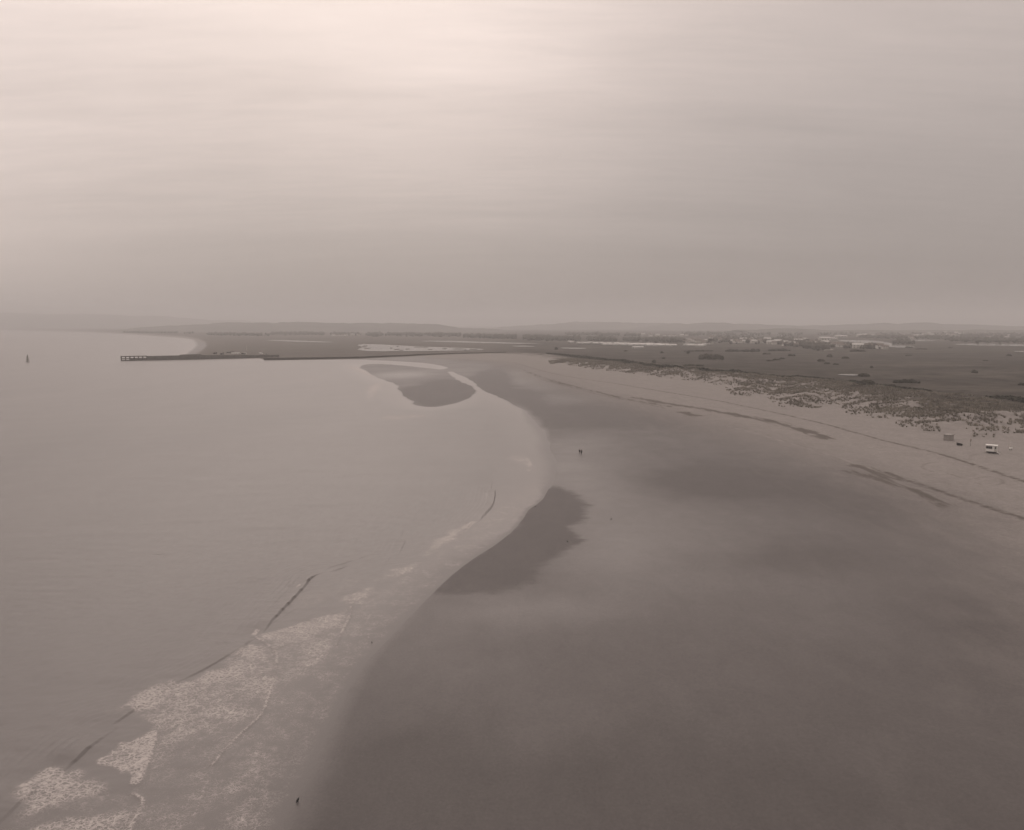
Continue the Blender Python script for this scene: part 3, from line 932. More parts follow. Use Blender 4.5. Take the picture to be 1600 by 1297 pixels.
# ------------------------------------------------------------------ foliage
def leaf_cards(n, fn, size, seed, flat=0.4):
    """n random little quads; fn(rng, n) gives centres and outward directions"""
    r = np.random.default_rng(seed)
    C, D = fn(r, n)
    D = D + r.normal(0, flat, D.shape)
    D /= np.linalg.norm(D, axis=1)[:, None] + 1e-9
    A = np.cross(D, r.normal(size=D.shape))
    A /= np.linalg.norm(A, axis=1)[:, None] + 1e-9
    B = np.cross(D, A)
    s = size * (0.6 + 0.8 * r.random(n))[:, None]
    V = np.stack([C - A * s - B * s * .7, C + A * s - B * s * .5, C + A * s * .8 + B * s * .7, C - A * s * .7 + B * s * .6], 1).reshape(-1, 3)
    return V, np.arange(n * 4).reshape(-1, 4)


def crown_fn(lobes):
    def fn(r, n):
        w = np.array([l[3] * l[4] for l in lobes])
        idx = r.choice(len(lobes), n, p=w / w.sum())
        L = np.array(lobes)[idx]
        d = r.normal(size=(n, 3))
        d /= np.linalg.norm(d, axis=1)[:, None]
        d[:, 2] = np.where(d[:, 2] < -0.3, -d[:, 2], d[:, 2])
        rad = 0.72 + 0.36 * r.random(n)[:, None]
        return L[:, :3] + d * np.stack([L[:, 3], L[:, 3], L[:, 4]], 1) * rad, d
    return fn


def bush_mesh(seed, length, height, n, size, mat):
    r = random.Random(seed)
    lobes = []
    m = max(4, int(length / height * 2.2))
    for i in range(m):
        x = (i + 0.5) / m * length - length / 2
        rr = height * (0.4 + 0.22 * r.random()) * (0.75 if i in (0, m - 1) else 1)
        lobes.append((x, r.uniform(-.5, .5) * height * 0.8, rr * 0.55, rr * 1.1, rr * r.uniform(.75, 1.15)))
    V, F = leaf_cards(n, crown_fn(lobes), size, seed)
    return mesh_np('crown', V, F, mat)


def stem_mesh(seed, length, height):
    r = random.Random(seed)
    b = MB()
    for i in range(max(2, int(length / 2.5))):
        x = r.uniform(-.35, .35) * length
        b.tube((x, 0, -0.4), (x + r.uniform(-.4, .4), r.uniform(-.4, .4), height * 0.6), 0.12, 0.05, 5)
    return b.mesh('stem', M_BARK)


BUSH = {}
for kind_, (L_, H_, n_, sz_) in {'round': (3.2, 2.4, 500, 0.32), 'low': (7.0, 2.2, 800, 0.38), 'long': (16.0, 3.2, 1500, 0.5)}.items():
    for vnt in range(3):
        BUSH[kind_, vnt] = (bush_mesh(50 + vnt * 7 + len(kind_), L_, H_, n_, sz_, M_LEAF if vnt else M_LEAF2), stem_mesh(80 + vnt, L_, H_), L_)


def bush(u, v, wpx, label, kind_='round', hs=1.0):
    x, y, z = GG(u, v)
    d = math.hypot(y, CAM_H)
    wid = 1.15 * wpx / FPX * d
    cr, st, L_ = BUSH[kind_, int(abs(u * 7 + v)) % 3]
    sc = wid / (L_ + 1.5)
    e = link('bush', None, loc=(x, y, z - 0.1), rz=random.uniform(-.2, .2) if kind_ != 'round' else random.uniform(0, 6.28), label=label, cat='bush', group='shrubs scattered over the dune slack', scale=(sc, sc, sc * hs * 1.25))
    link('crown', cr, e)
    link('stem', st, e, kind='stuff')


bush(1112, 562, 36, 'long dark thicket standing alone in the middle of the slack', 'long', 1.0)
bush(1084, 572.5, 30, 'low flat dark thicket just behind the dark dune scrub', 'long', 0.5)
bush(1180, 550, 15, 'squat dark thicket with a pale gap on its left, near the village', 'low', 1.1)
bush(1154, 549.5, 34, 'thin dark hedge line left of the squat thicket', 'long', 0.45)
bush(1217, 548.5, 30, 'dark hedge line right of the squat thicket', 'long', 0.5)
bush(1198, 553.8, 13, 'short low bush under the hedge line right of the squat thicket', 'low', 0.6)
bush(1237, 556.5, 11, 'round bush left of the pair of bushes below the pale track', 'low', 1.0)
bush(1296, 558, 8, 'small round bush below the end of the pale track', 'round', 0.9)
bush(1321, 560.5, 11, 'bush alone to the right below the pale track', 'low', 0.9)
bush(1283, 565, 11, 'upper and left bush of the loose trio in the slack', 'low', 1.0)
bush(1292, 569, 9, 'middle bush of the loose trio in the slack', 'low', 1.0)
bush(1306, 570, 9, 'right bush of the loose trio in the slack', 'low', 0.8)
bush(1362, 575, 6, 'tiny dark bush alone in the open slack', 'round', 0.8)
bush(1350, 588.5, 17, 'bush at the right end of the short bright pool', 'low', 0.9)
bush(1355, 601.5, 22, 'dark bush at the left end of the dark scrub bank', 'low', 0.9)
bush(1416, 598.5, 34, 'peaked dark bush clump above the dark scrub bank', 'long', 0.7)
bush(1523, 583, 8, 'small dark bush on the right-hand hummock', 'round', 1.0)
bush(1576, 556.5, 7, 'small dark bush below the right edge pools', 'round', 0.7)
bush(1341, 549.5, 24, 'dark hedge of joined bushes below the creek', 'long', 0.6)
bush(1213, 563, 11, 'left bush of two low ones at left of the slack', 'low', 0.7)
bush(1222, 561, 8, 'right and smaller bush of two low ones left in the slack', 'low', 0.8)
bush(1203, 564.5, 10, 'low bush left of the two low ones in the slack', 'low', 0.6)
bush(1075, 552.5, 5, 'small upright bush below the caravan village', 'round', 1.4)
bush(1034, 552, 5, 'small round bush left of the small upright one', 'round', 1.0)
bush(1022, 567, 7, 'round bush at the edge of the dark dune scrub', 'round', 1.0)
bush(1037, 561, 5, 'tiny bush above the round one near the dune scrub', 'round', 1.0)
bush(869, 546.5, 5, 'tiny dark bush at the left tip of the strip pool', 'round', 1.2)
bush(978, 549, 6, 'low small bush in the slack below the caravans', 'low', 0.8)
bush(1100, 549, 24, 'faint hedge line below the village edge', 'long', 0.4)
bush(1078, 549.3, 18, 'faint short hedge left of the other below the village edge', 'long', 0.4)
bush(1420, 543.8, 12, 'hedge bush under the lower end of the winding creek', 'low', 0.6)
bush(1440, 546, 18, 'low hedge right of the winding creek end', 'long', 0.4)
bush(1485, 544, 7, 'small low bush left of the long broken pool', 'low', 0.6)
bush(1420, 556, 10, 'low bush in the plain under the creek', 'low', 0.5)
bush(1540, 564, 9, 'low bush in the plain near the right edge', 'low', 0.5)
bush(1598, 602, 14, 'dark bush cut by the right edge above the dunes', 'low', 0.8)

# dark scrub banks behind the dune crest: one uncountable mass each
def scrub_bank(name, lab, line, half, h, n, seed):
    pts = smooth(P(line, 3.0), 2)
    seg = np.hypot(*np.diff(pts, axis=0).T)
    cum = np.concatenate([[0], np.cumsum(seg)])
    def fn(r, m):
        t = r.random(m) * cum[-1]
        x, y = np.interp(t, cum, pts[:, 0]), np.interp(t, cum, pts[:, 1])
        env = np.sqrt(np.clip(1 - (2 * t / cum[-1] - 1) ** 2, 0, 1)) * 0.8 + 0.2
        x = x + r.normal(0, half * 0.5, m) * env
        y = y + r.normal(0, half * 0.5, m) * env
        bump = fbm(x / 6, y / 6, 2, seed)
        z = np.array([gz(a, b) for a, b in zip(x, y)]) + h * env * (0.25 + 1.1 * bump) * np.sqrt(r.random(m))
        d = r.normal(size=(m, 3)) * 0.5 + np.array([0, 0, .9])
        return np.stack([x, y, z], 1), d
    V, F = leaf_cards(n, fn, 0.55, seed, 0.3)
    link(name, mesh_np(name, V, F, M_LEAF), kind='stuff', label=lab, cat='scrub')


scrub_bank('scrub', 'long dark band of scrub along the back of the dune ridge', [(856, 551), (900, 556), (950, 563), (1000, 571), (1050, 577), (1100, 579), (1150, 583), (1190, 587), (1240, 587)], 8, 2.0, 20000, 5)
scrub_bank('scrub', 'dark scrub bank above the right-hand dunes', [(1330, 597), (1365, 603), (1400, 608), (1440, 611), (1455, 612)], 5, 1.8, 5000, 6)
scrub_bank('scrub', 'dark scrub at the right edge behind the dune grass', [(1545, 622), (1580, 622), (1620, 628), (1680, 640)], 5, 1.8, 4500, 7)
scrub_bank('scrub', 'greenish scrub between the dune hummocks', [(1220, 590), (1260, 590), (1300, 591)], 6, 1.2, 3500, 8)

# marram grass on the dune fronts
def marram(n):
    r = np.random.default_rng(77)
    out_x, out_y = [], []
    sel = (s_veg > -10) & (s_veg < 75) & (dune_w > 0.05) & (X < 420) & (X > 40) & (Y > 120)
    dens = fbm(X / 5.0, Y / 5.0, 2, 61) * 0.6 + fbm(X / 20, Y / 20, 3, 62) * 0.4
    pr = sel * np.clip((dens - 0.50 + 0.16 * sst(s_veg, -16, 26)) * 6, 0, 1) * (0.25 + 0.75 * sst(s_veg, -14, 8))
    cell = np.gradient(xs)[None, :] * np.gradient(ys)[:, None]
    pr = (pr * np.minimum(cell, 12)).ravel()
    idx = r.choice(pr.size, n, p=pr / pr.sum())
    jj, ii = np.unravel_index(idx, X.shape)
    x = xs[ii] + (r.random(n) - .5) * np.gradient(xs)[ii]
    y = ys[jj] + (r.random(n) - .5) * np.gradient(ys)[jj]
    z = np.array([gz(a, b) for a, b in zip(x, y)])
    B = 9
    a = r.random((n, B)) * 2 * math.pi
    lean = 0.15 + 0.45 * r.random((n, B))
    hgt = (0.55 + 0.6 * r.random((n, 1))) * (0.7 + 0.5 * r.random((n, B)))
    bx = x[:, None] + np.cos(a) * 0.12 * 2
    by = y[:, None] + np.sin(a) * 0.12 * 2
    tx, ty = bx + np.cos(a) * lean, by + np.sin(a) * lean
    w = 0.16
    px, py = -np.sin(a) * w, np.cos(a) * w
    zb = np.repeat(z[:, None], B, 1) - 0.05
    V = np.stack([np.stack([bx - px, by - py, zb], -1), np.stack([bx + px, by + py, zb], -1), np.stack([tx, ty, zb + hgt], -1)], 2).reshape(-1, 3)
    return V, np.arange(len(V)).reshape(-1, 3)


V, F = marram(42000)
link('marram_grass', mesh_np('marram_grass', V, F, M_MARRAM), kind='stuff', label='clumps of marram grass over the pale dune fronts', cat='grass')

# ------------------------------------------------------------------ far woods: a mass of crowns
def far_wood(lab, bands, n, seed):
    r = np.random.default_rng(seed)
    u0, v0 = [], []
    for (a, b, va, vb, th, wgt) in bands:
        m = int(n * wgt)
        t = r.random(m)
        keep_ = fbm(t * (b - a) / 14, t * 0 + seed, 3, seed) > 0.38
        t = t[keep_]
        u0 += list(a + (b - a) * t)
        v0 += list(va + (vb - va) * t + r.normal(0, th, len(t)))
    m = len(u0)
    xy = np.array([G(a, max(b, 512.5), 2.0) for a, b in zip(u0, v0)])
    xy[:, 1] += r.normal(0, 12, m)
    bmi = bmesh.new()
    bmesh.ops.create_icosphere(bmi, subdivisions=1, radius=1.0)
    ico = np.array([v.co[:] for v in bmi.verts])
    fac = np.array([[v.index for v in f.verts] for f in bmi.faces])
    bmi.free()
    rad = 1.8 + 2.6 * r.random(m)
    hz = (0.8 + 0.5 * r.random(m)) * rad
    jit = 1 + 0.5 * (r.random((m, len(ico), 1)) - .5)
    V = ico[None] * jit * np.stack([rad * 1.15, rad, hz], 1)[:, None, :] + np.stack([xy[:, 0], xy[:, 1], 1.5 + hz * 0.9], 1)[:, None, :]
    F = (fac[None] + (np.arange(m) * len(ico))[:, None, None]).reshape(-1, 3)
    link('woodland', mesh_np('woodland', V.reshape(-1, 3), F, M_FAR), kind='stuff', label=lab, cat='woodland')


far_wood('dark belts of far trees across the marsh and the hill foot', [
    (400, 720, 521, 524, 1.0, .14), (560, 590, 525, 525, .6, .02), (700, 870, 525, 529, 1.1, .12), (800, 1070, 529, 533, 1.0, .16), (860, 1000, 522, 524, .8, .05),
    (1030, 1060, 531, 533, 1.2, .03), (1090, 1240, 530, 534, 2.0, .08), (1200, 1292, 533, 542, 2.5, .07), (1320, 1480, 526.5, 528.5, .8, .08), (1466, 1620, 531, 534, 1.0, .09), (1480, 1640, 524, 524, 1.5, .06),
    (1300, 1372, 541, 544, .8, .025), (1040, 1250, 522, 522, 1.6, .06), (300, 420, 522, 524, .7, .05), (170, 300, 519, 521, .3, .02), (1250, 1500, 521, 520, 1.4, .08), (1380, 1420, 535, 536, 1.0, .015)], 9000, 31)

# ------------------------------------------------------------------ village and caravans
def house_mesh(w, d, h, r, wall, roof, chim=True):
    b = MB()
    b.box((0, 0, h / 2), (w, d, h), mi=0)
    o = 0.35
    b.prism([(-d / 2 - o, h - 0.1), (0, h + r), (d / 2 + o, h - 0.1), (d / 2 + o, h - 0.3), (-d / 2 - o, h - 0.3)], -w / 2 - o, w / 2 + o, mi=1)
    if chim:
        b.box((w * 0.3, 0, h + r), (0.8, 0.7, 1.4), mi=0)
    for i in range(3):
        for zz_ in ((1.5, 4.0) if h > 4 else (1.5,)):
            b.box((-w / 3 + i * w / 3, -d / 2 - 0.01, zz_), (1.1, 0.08, 1.2), mi=2)
    return b.mesh('house', [wall, roof, M_GLASS])


def caravan_mesh(L_):
    b = MB()
    b.prism([(-1.7, 0.7), (1.7, 0.7), (1.75, 2.8), (0.9, 3.25), (0, 3.35), (-0.9, 3.25), (-1.75, 2.8)], -L_ / 2, L_ / 2, mi=0)
    b.box((0, 0, 0.35), (L_ * 0.94, 2.9, 0.7), mi=1)
    for i in range(4):
        b.box((-L_ * 0.36 + i * L_ * 0.24, -1.76, 2.0), (1.2, 0.1, 0.9), mi=2)
    b.box((-L_ / 2 - 0.02, 0, 2.0), (0.08, 2.2, 0.9), mi=2)
    return b.mesh('caravan', [M_WHITE, M_STEEL, M_GLASS])


HM = [house_mesh(10, 7, 5.2, 2.6, M_CREAM, M_TILE), house_mesh(9, 7, 5.0, 2.8, M_WHITE, M_TILE), house_mesh(13, 8, 2.9, 2.2, M_WHITE, M_TILE), house_mesh(14, 7, 5.2, 2.6, M_CREAM, M_SLATE)]
CM = [caravan_mesh(9.5), caravan_mesh(11.0), caravan_mesh(8.5)]


ORD = 'first second third fourth fifth sixth seventh eighth ninth tenth eleventh twelfth thirteenth fourteenth fifteenth sixteenth seventeenth eighteenth nineteenth twentieth'.split()


def ordinal(i):
    if i <= 20:
        return ORD[i - 1]
    return ('twenty-' if i < 30 else 'thirty-') + ORD[i % 10 - 1] if i % 10 else 'thirtieth'


def scatter(name, meshes, us, vs, n, label, cat, group, seed, rot=None, sc=1.0):
    r = random.Random(seed)
    for i in range(n):
        t = (i + r.uniform(0.1, 0.9)) / n
        u = us[0] + (us[1] - us[0]) * t
        v = vs[0] + (vs[1] - vs[0]) * t + r.uniform(-vs[2], vs[2])
        x, y, z = GG(u, v)
        s = sc * r.uniform(0.85, 1.2)
        link(name, meshes[r.randrange(len(meshes))], loc=(x, y, z - 0.05), rz=(rot if rot is not None else 0) + r.uniform(-.35, .35), label=label + ', ' + ordinal(i + 1) + ' from the left', cat=cat, group=group, scale=(s, s, s))


scatter('static_caravan', CM, (905, 1050), (536.6, 540.5, 0.8), 34, 'white static caravan in the long row left of the village', 'caravan', 'white caravans in the long row left of the village', 1)
scatter('static_caravan', CM, (940, 1058), (539.0, 541.2, 0.6), 20, 'white static caravan in the lower row left of the village', 'caravan', 'white caravans in the lower row left of the village', 2)
scatter('static_caravan', CM, (1070, 1100), (540.2, 541.2, 0.6), 9, 'white static caravan in the short row under the village', 'caravan', 'white caravans in the short row under the village', 3)
scatter('static_caravan', CM, (890, 896), (535.2, 535.6, 0.2), 2, 'white static caravan standing apart left of the long row', 'caravan', 'caravans apart left of the long row', 4)
scatter('static_caravan', CM, (990, 1002), (544.4, 544.8, 0.3), 3, 'white static caravan standing alone below the long row', 'caravan', 'caravans alone below the long row', 5)
scatter('house', HM, (1070, 1110), (534, 537, 1.6), 16, 'small pale house among dark trees right of the caravans', 'house', 'houses among trees right of the caravans', 6)
scatter('house', HM, (1110, 1180), (530, 537, 2.0), 20, 'small house in the middle of the marsh village', 'house', 'houses in the middle of the marsh village', 7)
scatter('house', HM, (1160, 1245), (532, 540, 2.4), 16, 'small house on the right fringe of the marsh village', 'house', 'houses on the right fringe of the marsh village', 8)
scatter('house', HM, (1240, 1300), (533, 543, 2.2), 18, 'small house beside the pale track', 'house', 'houses beside the pale track', 9)
scatter('house', HM, (1300, 1384), (542, 545, .8), 12, 'small house below the winding creek', 'house', 'houses below the winding creek', 10)
scatter('house', HM, (1340, 1440), (526, 528, 1.6), 16, 'small far house above the winding creek', 'house', 'far houses above the winding creek', 11)
scatter('house', HM, (1440, 1580), (522, 527, 2.6), 22, 'small far house at the foot of the right hills', 'house', 'far houses at the foot of the right hills', 12)
scatter('house', HM, (980, 1080), (524, 525, 1.2), 10, 'tiny far house under the central ridge', 'house', 'far houses under the central ridge', 13)
scatter('house', HM, (520, 560), (524.6, 524.8, 0.3), 7, 'tiny white far house on the left marsh edge', 'house', 'far white houses on the left marsh edge', 14)


def big_shed(u, v, wpx, hpx, label):
    x, y, z = GG(u, v)
    d = math.hypot(y, CAM_H)
    w, h = wpx / FPX * d, hpx / FPX * d
    e = link('warehouse', None, loc=(x, y, z), label=label, cat='warehouse')
    dp = 18.0
    b = MB()
    b.box((0, dp / 2, h * 0.36), (w, dp, h * 0.72))
    link('wall', b.mesh('wall', M_CREAM), e)
    b = MB()
    b.prism([(-0.5, h * 0.72 + 0.02), (dp / 2, h * 1.1), (dp + 0.5, h * 0.72 + 0.02)], -w / 2 - 0.5, w / 2 + 0.5)
    link('roof', b.mesh('roof', M_SLATE), e)
    for i in range(3):
        b = MB()
        b.box(((i - 1) * w * 0.28, -0.04, h * 0.24), (w * 0.12, 0.1, h * 0.48))
        link('door', b.mesh('door', M_STEEL), e)


for a in ((1316, 526.8, 17, 2.6, 'long white warehouse topmost beside the pale track'), (1303, 530.6, 12, 2.6, 'white warehouse just below the topmost one'), (1290, 531, 16, 4.2, 'wide grey warehouse left of the white ones'),
          (1256, 530.6, 12, 2.4, 'low white warehouse at the left of the track'), (1140, 530.4, 6, 2.2, 'white warehouse on the left crest of the village'), (1155, 531.2, 10, 2.0, 'low white warehouse right of the village crest'),
          (1185, 532.4, 8, 2.0, 'bright low shed at the right of the village crest'), (1370, 525.2, 10, 1.8, 'left of two far white sheds above the creek'), (1384, 525.4, 8, 1.8, 'right of two far white sheds above the creek'),
          (1448, 520.6, 4, 2.4, 'left bright white building on the right hill foot'), (1479, 521.2, 4, 2.6, 'right bright white building on the right hill foot')):
    big_shed(*a)

# pale track through the village
tp = P([(1283, 541), (1290, 537), (1297, 541), (1298, 547)], 2.0)
b = MB()
mtr = mat_simple('pale_gravel_track', (0.30, 0.28, 0.25), 0.95, 0.2, 0.05)
tpts = smooth(P([(1278, 533), (1282, 539), (1286, 543), (1294, 546.5), (1297, 548)], 2.0), 3)
Vt, Ft = [], []
for i, (x, y) in enumerate(tpts):
    hw = 7.0
    Vt += [(x - hw, y, gz(x, y) + 0.9), (x + hw, y, gz(x, y) + 0.9), (x + hw + 1, y, gz(x, y) - 1), (x - hw - 1, y, gz(x, y) - 1)]
for i in range(len(tpts) - 1):
    q = i * 4
    for a_, b_ in ((0, 1), (1, 2), (3, 0)):
        Ft.append((q + a_, q + b_, q + 4 + b_, q + 4 + a_))
b.bm.free()
link('track', mesh_np('track', Vt, Ft, mtr), kind='structure', label='pale gravel track leading down from the village')

# ------------------------------------------------------------------ single trees in the village
def tree(u, v, hpx, label, seed):
    x, y, z = GG(u, v)
    d = math.hypot(y, CAM_H)
    h = hpx / FPX * d
    r = random.Random(seed)
    e = link('tree', None, loc=(x, y, z), label=label, cat='tree', group='trees standing out in the village belt')
    b = MB()
    b.tube((0, 0, -0.3), (0.1 * h * r.uniform(-.3, .3), 0, h * 0.55), h * 0.035, h * 0.02, 7)
    for _ in range(5):
        an = r.uniform(0, 6.28)
        b.tube((0, 0, h * r.uniform(.3, .45)), (math.cos(an) * h * .26, math.sin(an) * h * .26, h * r.uniform(.55, .75)), h * 0.016, h * 0.006, 5)
    link('trunk', b.mesh('trunk', M_BARK), e)
    lobes = [(r.uniform(-.26, .26) * h, r.uniform(-.26, .26) * h, h * r.uniform(.42, .82), h * r.uniform(.14, .24), h * r.uniform(.12, .2)) for _ in range(10)]
    V, F = leaf_cards(700, crown_fn(lobes), h * 0.035, seed)
    link('crown', mesh_np('crown', V, F, M_LEAF), e)


tree(1110, 540, 12, 'big dark tree rising above the short caravan row', 1)
tree(1106, 539.5, 8, 'smaller dark tree at the left foot of the big one', 2)
tree(1050, 537.5, 9, 'dark rounded tree at the right end of the long caravan row', 3)
tree(1058, 538, 7, 'lower dark tree beside the rounded one by the caravan row', 4)
tree(1528, 540.5, 9, 'dark upright tree breaking the long right pool', 5)
tree(1487, 532, 6, 'small dark tree left of the long right pool', 6)
tree(1563, 541, 6, 'round dark tree between the right pools', 7)
tree(1318, 542, 7, 'dark broad tree below the winding creek', 8)
tree(1262, 537, 8, 'dark tree left of the pale track', 9)
tree(573, 525.5, 5, 'dark tree clump on the left marsh skyline', 10)

# ------------------------------------------------------------------ breakwaters
def line_frame(u0, v0, u1, v1, z=0.0):
    a, b_ = np.array(G(u0, v0, z)), np.array(G(u1, v1, z))
    L_ = float(np.hypot(*(b_ - a)))
    return a, math.atan2(*(b_ - a)[::-1]), L_


a0, ang, LL = line_frame(189, 563.8, 436, 558.6)
bw = link('breakwater', None, loc=(a0[0], a0[1], 0), rz=ang, label='long dark breakwater reaching left into the sea, open timber frames at its tip', cat='breakwater')
HB = 4.9
open_len = 27.0
for i in range(7):
    for yy in (-1.3, 1.3):
        link('pile', MB().tube((i * 4.4 + 0.5, yy, -4), (i * 4.4 + 0.5, yy, HB - 0.15), 0.72, 0.66, 8).mesh('pile', M_TIMBER), bw)
for yy in (-1.6, 1.6):
    link('rail', MB().box((open_len / 2, yy, HB - 0.05), (open_len, 0.34, 0.95)).mesh('rail', M_TIMBER), bw)
    link('rail', MB().box((6.5, yy * 1.02, 2.35), (13.0, 0.34, 0.8)).mesh('rail', M_TIMBER), bw)
    link('rail', MB().box((open_len / 2, yy, 0.55), (open_len, 0.34, 0.9)).mesh('rail', M_TIMBER), bw)
link('infill_wall', MB().box((open_len / 2 + 4.9, 0, 1.2), (open_len - 9.9, 2.2, 3.4)).mesh('infill_wall', M_CONCRETE), bw)
npan = 34
pl = (LL - open_len) / npan
pan = MB().box((0, 0, (HB + 0.2) / 2 - 1.5), (pl - 0.12, 3.2, HB + 2.8)).mesh('wall_panel', M_CONCRETE)
for i in range(npan):
    hh_ = 1.0 - 0.30 * sst(np.array(i / npan), 0.25, 1.0)
    link('wall_panel', pan, bw, loc=(open_len + (i + 0.5) * pl, 0, 0), scale=(1, 1, float(hh_)))
    if i % 2 == 0:
        pb_ = MB().tube((0, -1.75, -3), (0, -1.75, HB + 0.1), 0.3, 0.28, 6).mesh('fender_pile', M_TIMBER) if i == 0 else pb_
        link('fender_pile', pb_, bw, loc=(open_len + i * pl, 0, 0), scale=(1, 1, float(hh_)))
b = MB()
b.prism([(60, HB - 0.6), (63, HB + 1.0), (84, HB + 1.2), (88, HB - 0.6)], -1.2, 1.2, axis_='y')
link('raised_block', b.mesh('raised_block', M_CONCRETE), bw)

a1, ang1, L1 = line_frame(412, 562.9, 560, 560.4)
b2 = link('breakwater', None, loc=(a1[0], a1[1], 0), rz=ang1, label='thin low breakwater running right along the beach head from a small beacon post', cat='breakwater')
pts2 = P([(412, 562.9), (560, 560.4), (620, 557.8), (680, 555.2), (720, 554), (790, 552.6)])
ca, sa = math.cos(-ang1), math.sin(-ang1)
loc2 = [((x - a1[0]) * ca - (y - a1[1]) * sa, (x - a1[0]) * sa + (y - a1[1]) * ca) for x, y in pts2]
for i in range(len(loc2) - 1):
    (x0, y0), (x1, y1) = loc2[i], loc2[i + 1]
    L_ = math.hypot(x1 - x0, y1 - y0)
    n_ = max(2, int(L_ / 12))
    an_ = math.atan2(y1 - y0, x1 - x0)
    for j in range(n_):
        t = (j + .5) / n_
        b = MB()
        b.box((0, 0, 0.6), (L_ / n_ - 0.1, 1.0, 3.2))
        b.box((0, 0, 2.35), (L_ / n_ - 0.06, 1.4, 0.32))
        link('plank_bay', b.mesh('plank_bay', M_TIMBER), b2, loc=(x0 + (x1 - x0) * t, y0 + (y1 - y0) * t, random.uniform(-.12, .08)), rz=an_)
b = MB()
b.tube((3.5, 0, -2), (3.5, 0, 7.6), 0.28, 0.2, 8)
b.box((3.5, 0, 7.2), (1.5, 1.5, 1.2))
link('beacon_post', b.mesh('beacon_post', M_STEEL), b2)

# sea beacon on legs
x, y = G(43.5, 566.5)
bc = link('sea_beacon', None, loc=(x, y, 0), label='slender dark tapering beacon standing alone in the sea', cat='beacon')
for i in range(4):
    an = math.pi / 4 + i * math.pi / 2
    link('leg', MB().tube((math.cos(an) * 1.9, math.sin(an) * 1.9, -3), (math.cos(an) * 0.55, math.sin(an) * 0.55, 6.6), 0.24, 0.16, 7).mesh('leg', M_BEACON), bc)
for zz_, rr in ((1.2, 2.0), (3.3, 1.5)):
    b = MB()
    b.box((0, 0, zz_), (rr * 1.6, rr * 1.6, 0.3))
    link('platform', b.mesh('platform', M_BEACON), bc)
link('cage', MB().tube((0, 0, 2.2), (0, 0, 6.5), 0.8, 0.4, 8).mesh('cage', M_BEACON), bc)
link('topmark', MB().tube((0, 0, 6.6), (0.35, 0, 8.8), 0.55, 0.12, 8).mesh('topmark', M_DARKP), bc)

# sheds, vans and a mast on the harbour arm
def quay_shed(u, v, wpx, hpx, label, m=M_STEEL):
    x, y, z = GG(u, v)
    s = math.hypot(y, CAM_H) / FPX
    e = link('harbour_shed', None, loc=(x, y, z), label=label, cat='shed')
    w, h = wpx * s, hpx * s
    link('wall', MB().box((0, 0, h * .36), (w, 6, h * .72)).mesh('wall', m), e)
    link('roof', MB().prism([(-3.4, h * .72 + .02), (0, h), (3.4, h * .72 + .02)], -w / 2 - .3, w / 2 + .3).mesh('roof', M_TILE), e)
    link('door', MB().box((w * .2, -3.03, 1.1), (1.4, .1, 2.2)).mesh('door', M_DARKP), e)


quay_shed(360, 551.4, 10, 2.6, 'long low dark shed behind the breakwater')
quay_shed(336, 553.2, 4, 3.2, 'small dark hut on the breakwater left of the long shed')
quay_shed(347, 554.2, 3.5, 3.6, 'narrow hut right of the small dark one on the breakwater')
quay_shed(380, 553.6, 4, 2.8, 'small hut between the white vans')


def van(u, v, label):
    x, y, z = GG(u, v)
    e = link('parked_van', None, loc=(x, y, z), rz=random.uniform(-.4, .4), label=label, cat='van', group='white vans parked on the harbour arm')
    b = MB()
    b.prism([(-2.5, .45), (2.6, .45), (2.6, 1.2), (2.0, 1.4), (1.4, 2.3), (-2.5, 2.35)], -.95, .95, axis_='y')
    link('body', b.mesh('body', M_WHITE, 0.06), e)
    link('windscreen', MB().box((1.74, 0, 1.85), (.06, 1.6, .8), ry=R(-34)).mesh('windscreen', M_GLASS), e)
    for wx_ in (-1.6, 1.7):
        for wy_ in (-.9, .9):
            link('wheel', MB().tube((wx_, wy_ - .1, .36), (wx_, wy_ + .1, .36), .36, n=12).mesh('wheel', M_RUBBER), e)


van(364.5, 553.4, 'leftmost white van parked on the harbour arm')
van(369, 553.4, 'second white van from the left on the harbour arm')
van(373, 553.3, 'third white van from the left on the harbour arm')
van(382.8, 553.3, 'fourth white van, right of the small hut on the harbour arm')
van(408, 553.3, 'rightmost white van, alone near the beacon post')
x, y, z = GG(385.5, 548)
e = link('mast', None, loc=(x, y, z), label='thin pale mast standing on the shingle behind the vans', cat='mast')
link('pole', MB().tube((0, 0, 0), (0, 0, 8.5), .22, .12, 7).mesh('pole', M_CREAM), e)
link('yardarm', MB().tube((-1.2, 0, 6.6), (1.2, 0, 6.6), .09, n=6).mesh('yardarm', M_CREAM), e)

# ------------------------------------------------------------------ things on the beach
# lifeguard cabin on wheels
x, y, z = GG(1549, 708)
lc = link('lifeguard_cabin', None, loc=(x, y, z - 0.03), rz=R(-34), scale=(.76, .8, .84), label='white cabin on wheels with a dark wraparound window, standing on the upper beach', cat='cabin')
b = MB()
b.prism([(-1.3, 0.75), (1.3, 0.75), (1.3, 3.05), (-1.3, 3.05)], -1.95, 1.95)
link('body', b.mesh('body', M_WHITE, 0.05), lc)
b = MB()
b.box((0, 0, 0.62), (3.7, 2.2, 0.24))
b.box((0, -0.8, 0.42), (3.4, 0.12, 0.2))
link('chassis', b.mesh('chassis', M_DARKP), lc)
for wx_ in (-0.7, 0.7):
    for wy_ in (-1.05, 1.05):
        w_ = link('wheel', MB().tube((wx_, wy_ - .12, .36), (wx_, wy_ + .12, .36), .36, n=16).mesh('wheel', M_RUBBER), lc)
        link('rim', MB().tube((wx_, wy_ - .13, .36), (wx_, wy_ + .13, .36), .2, n=12).mesh('rim', M_STEEL), w_)
b = MB()
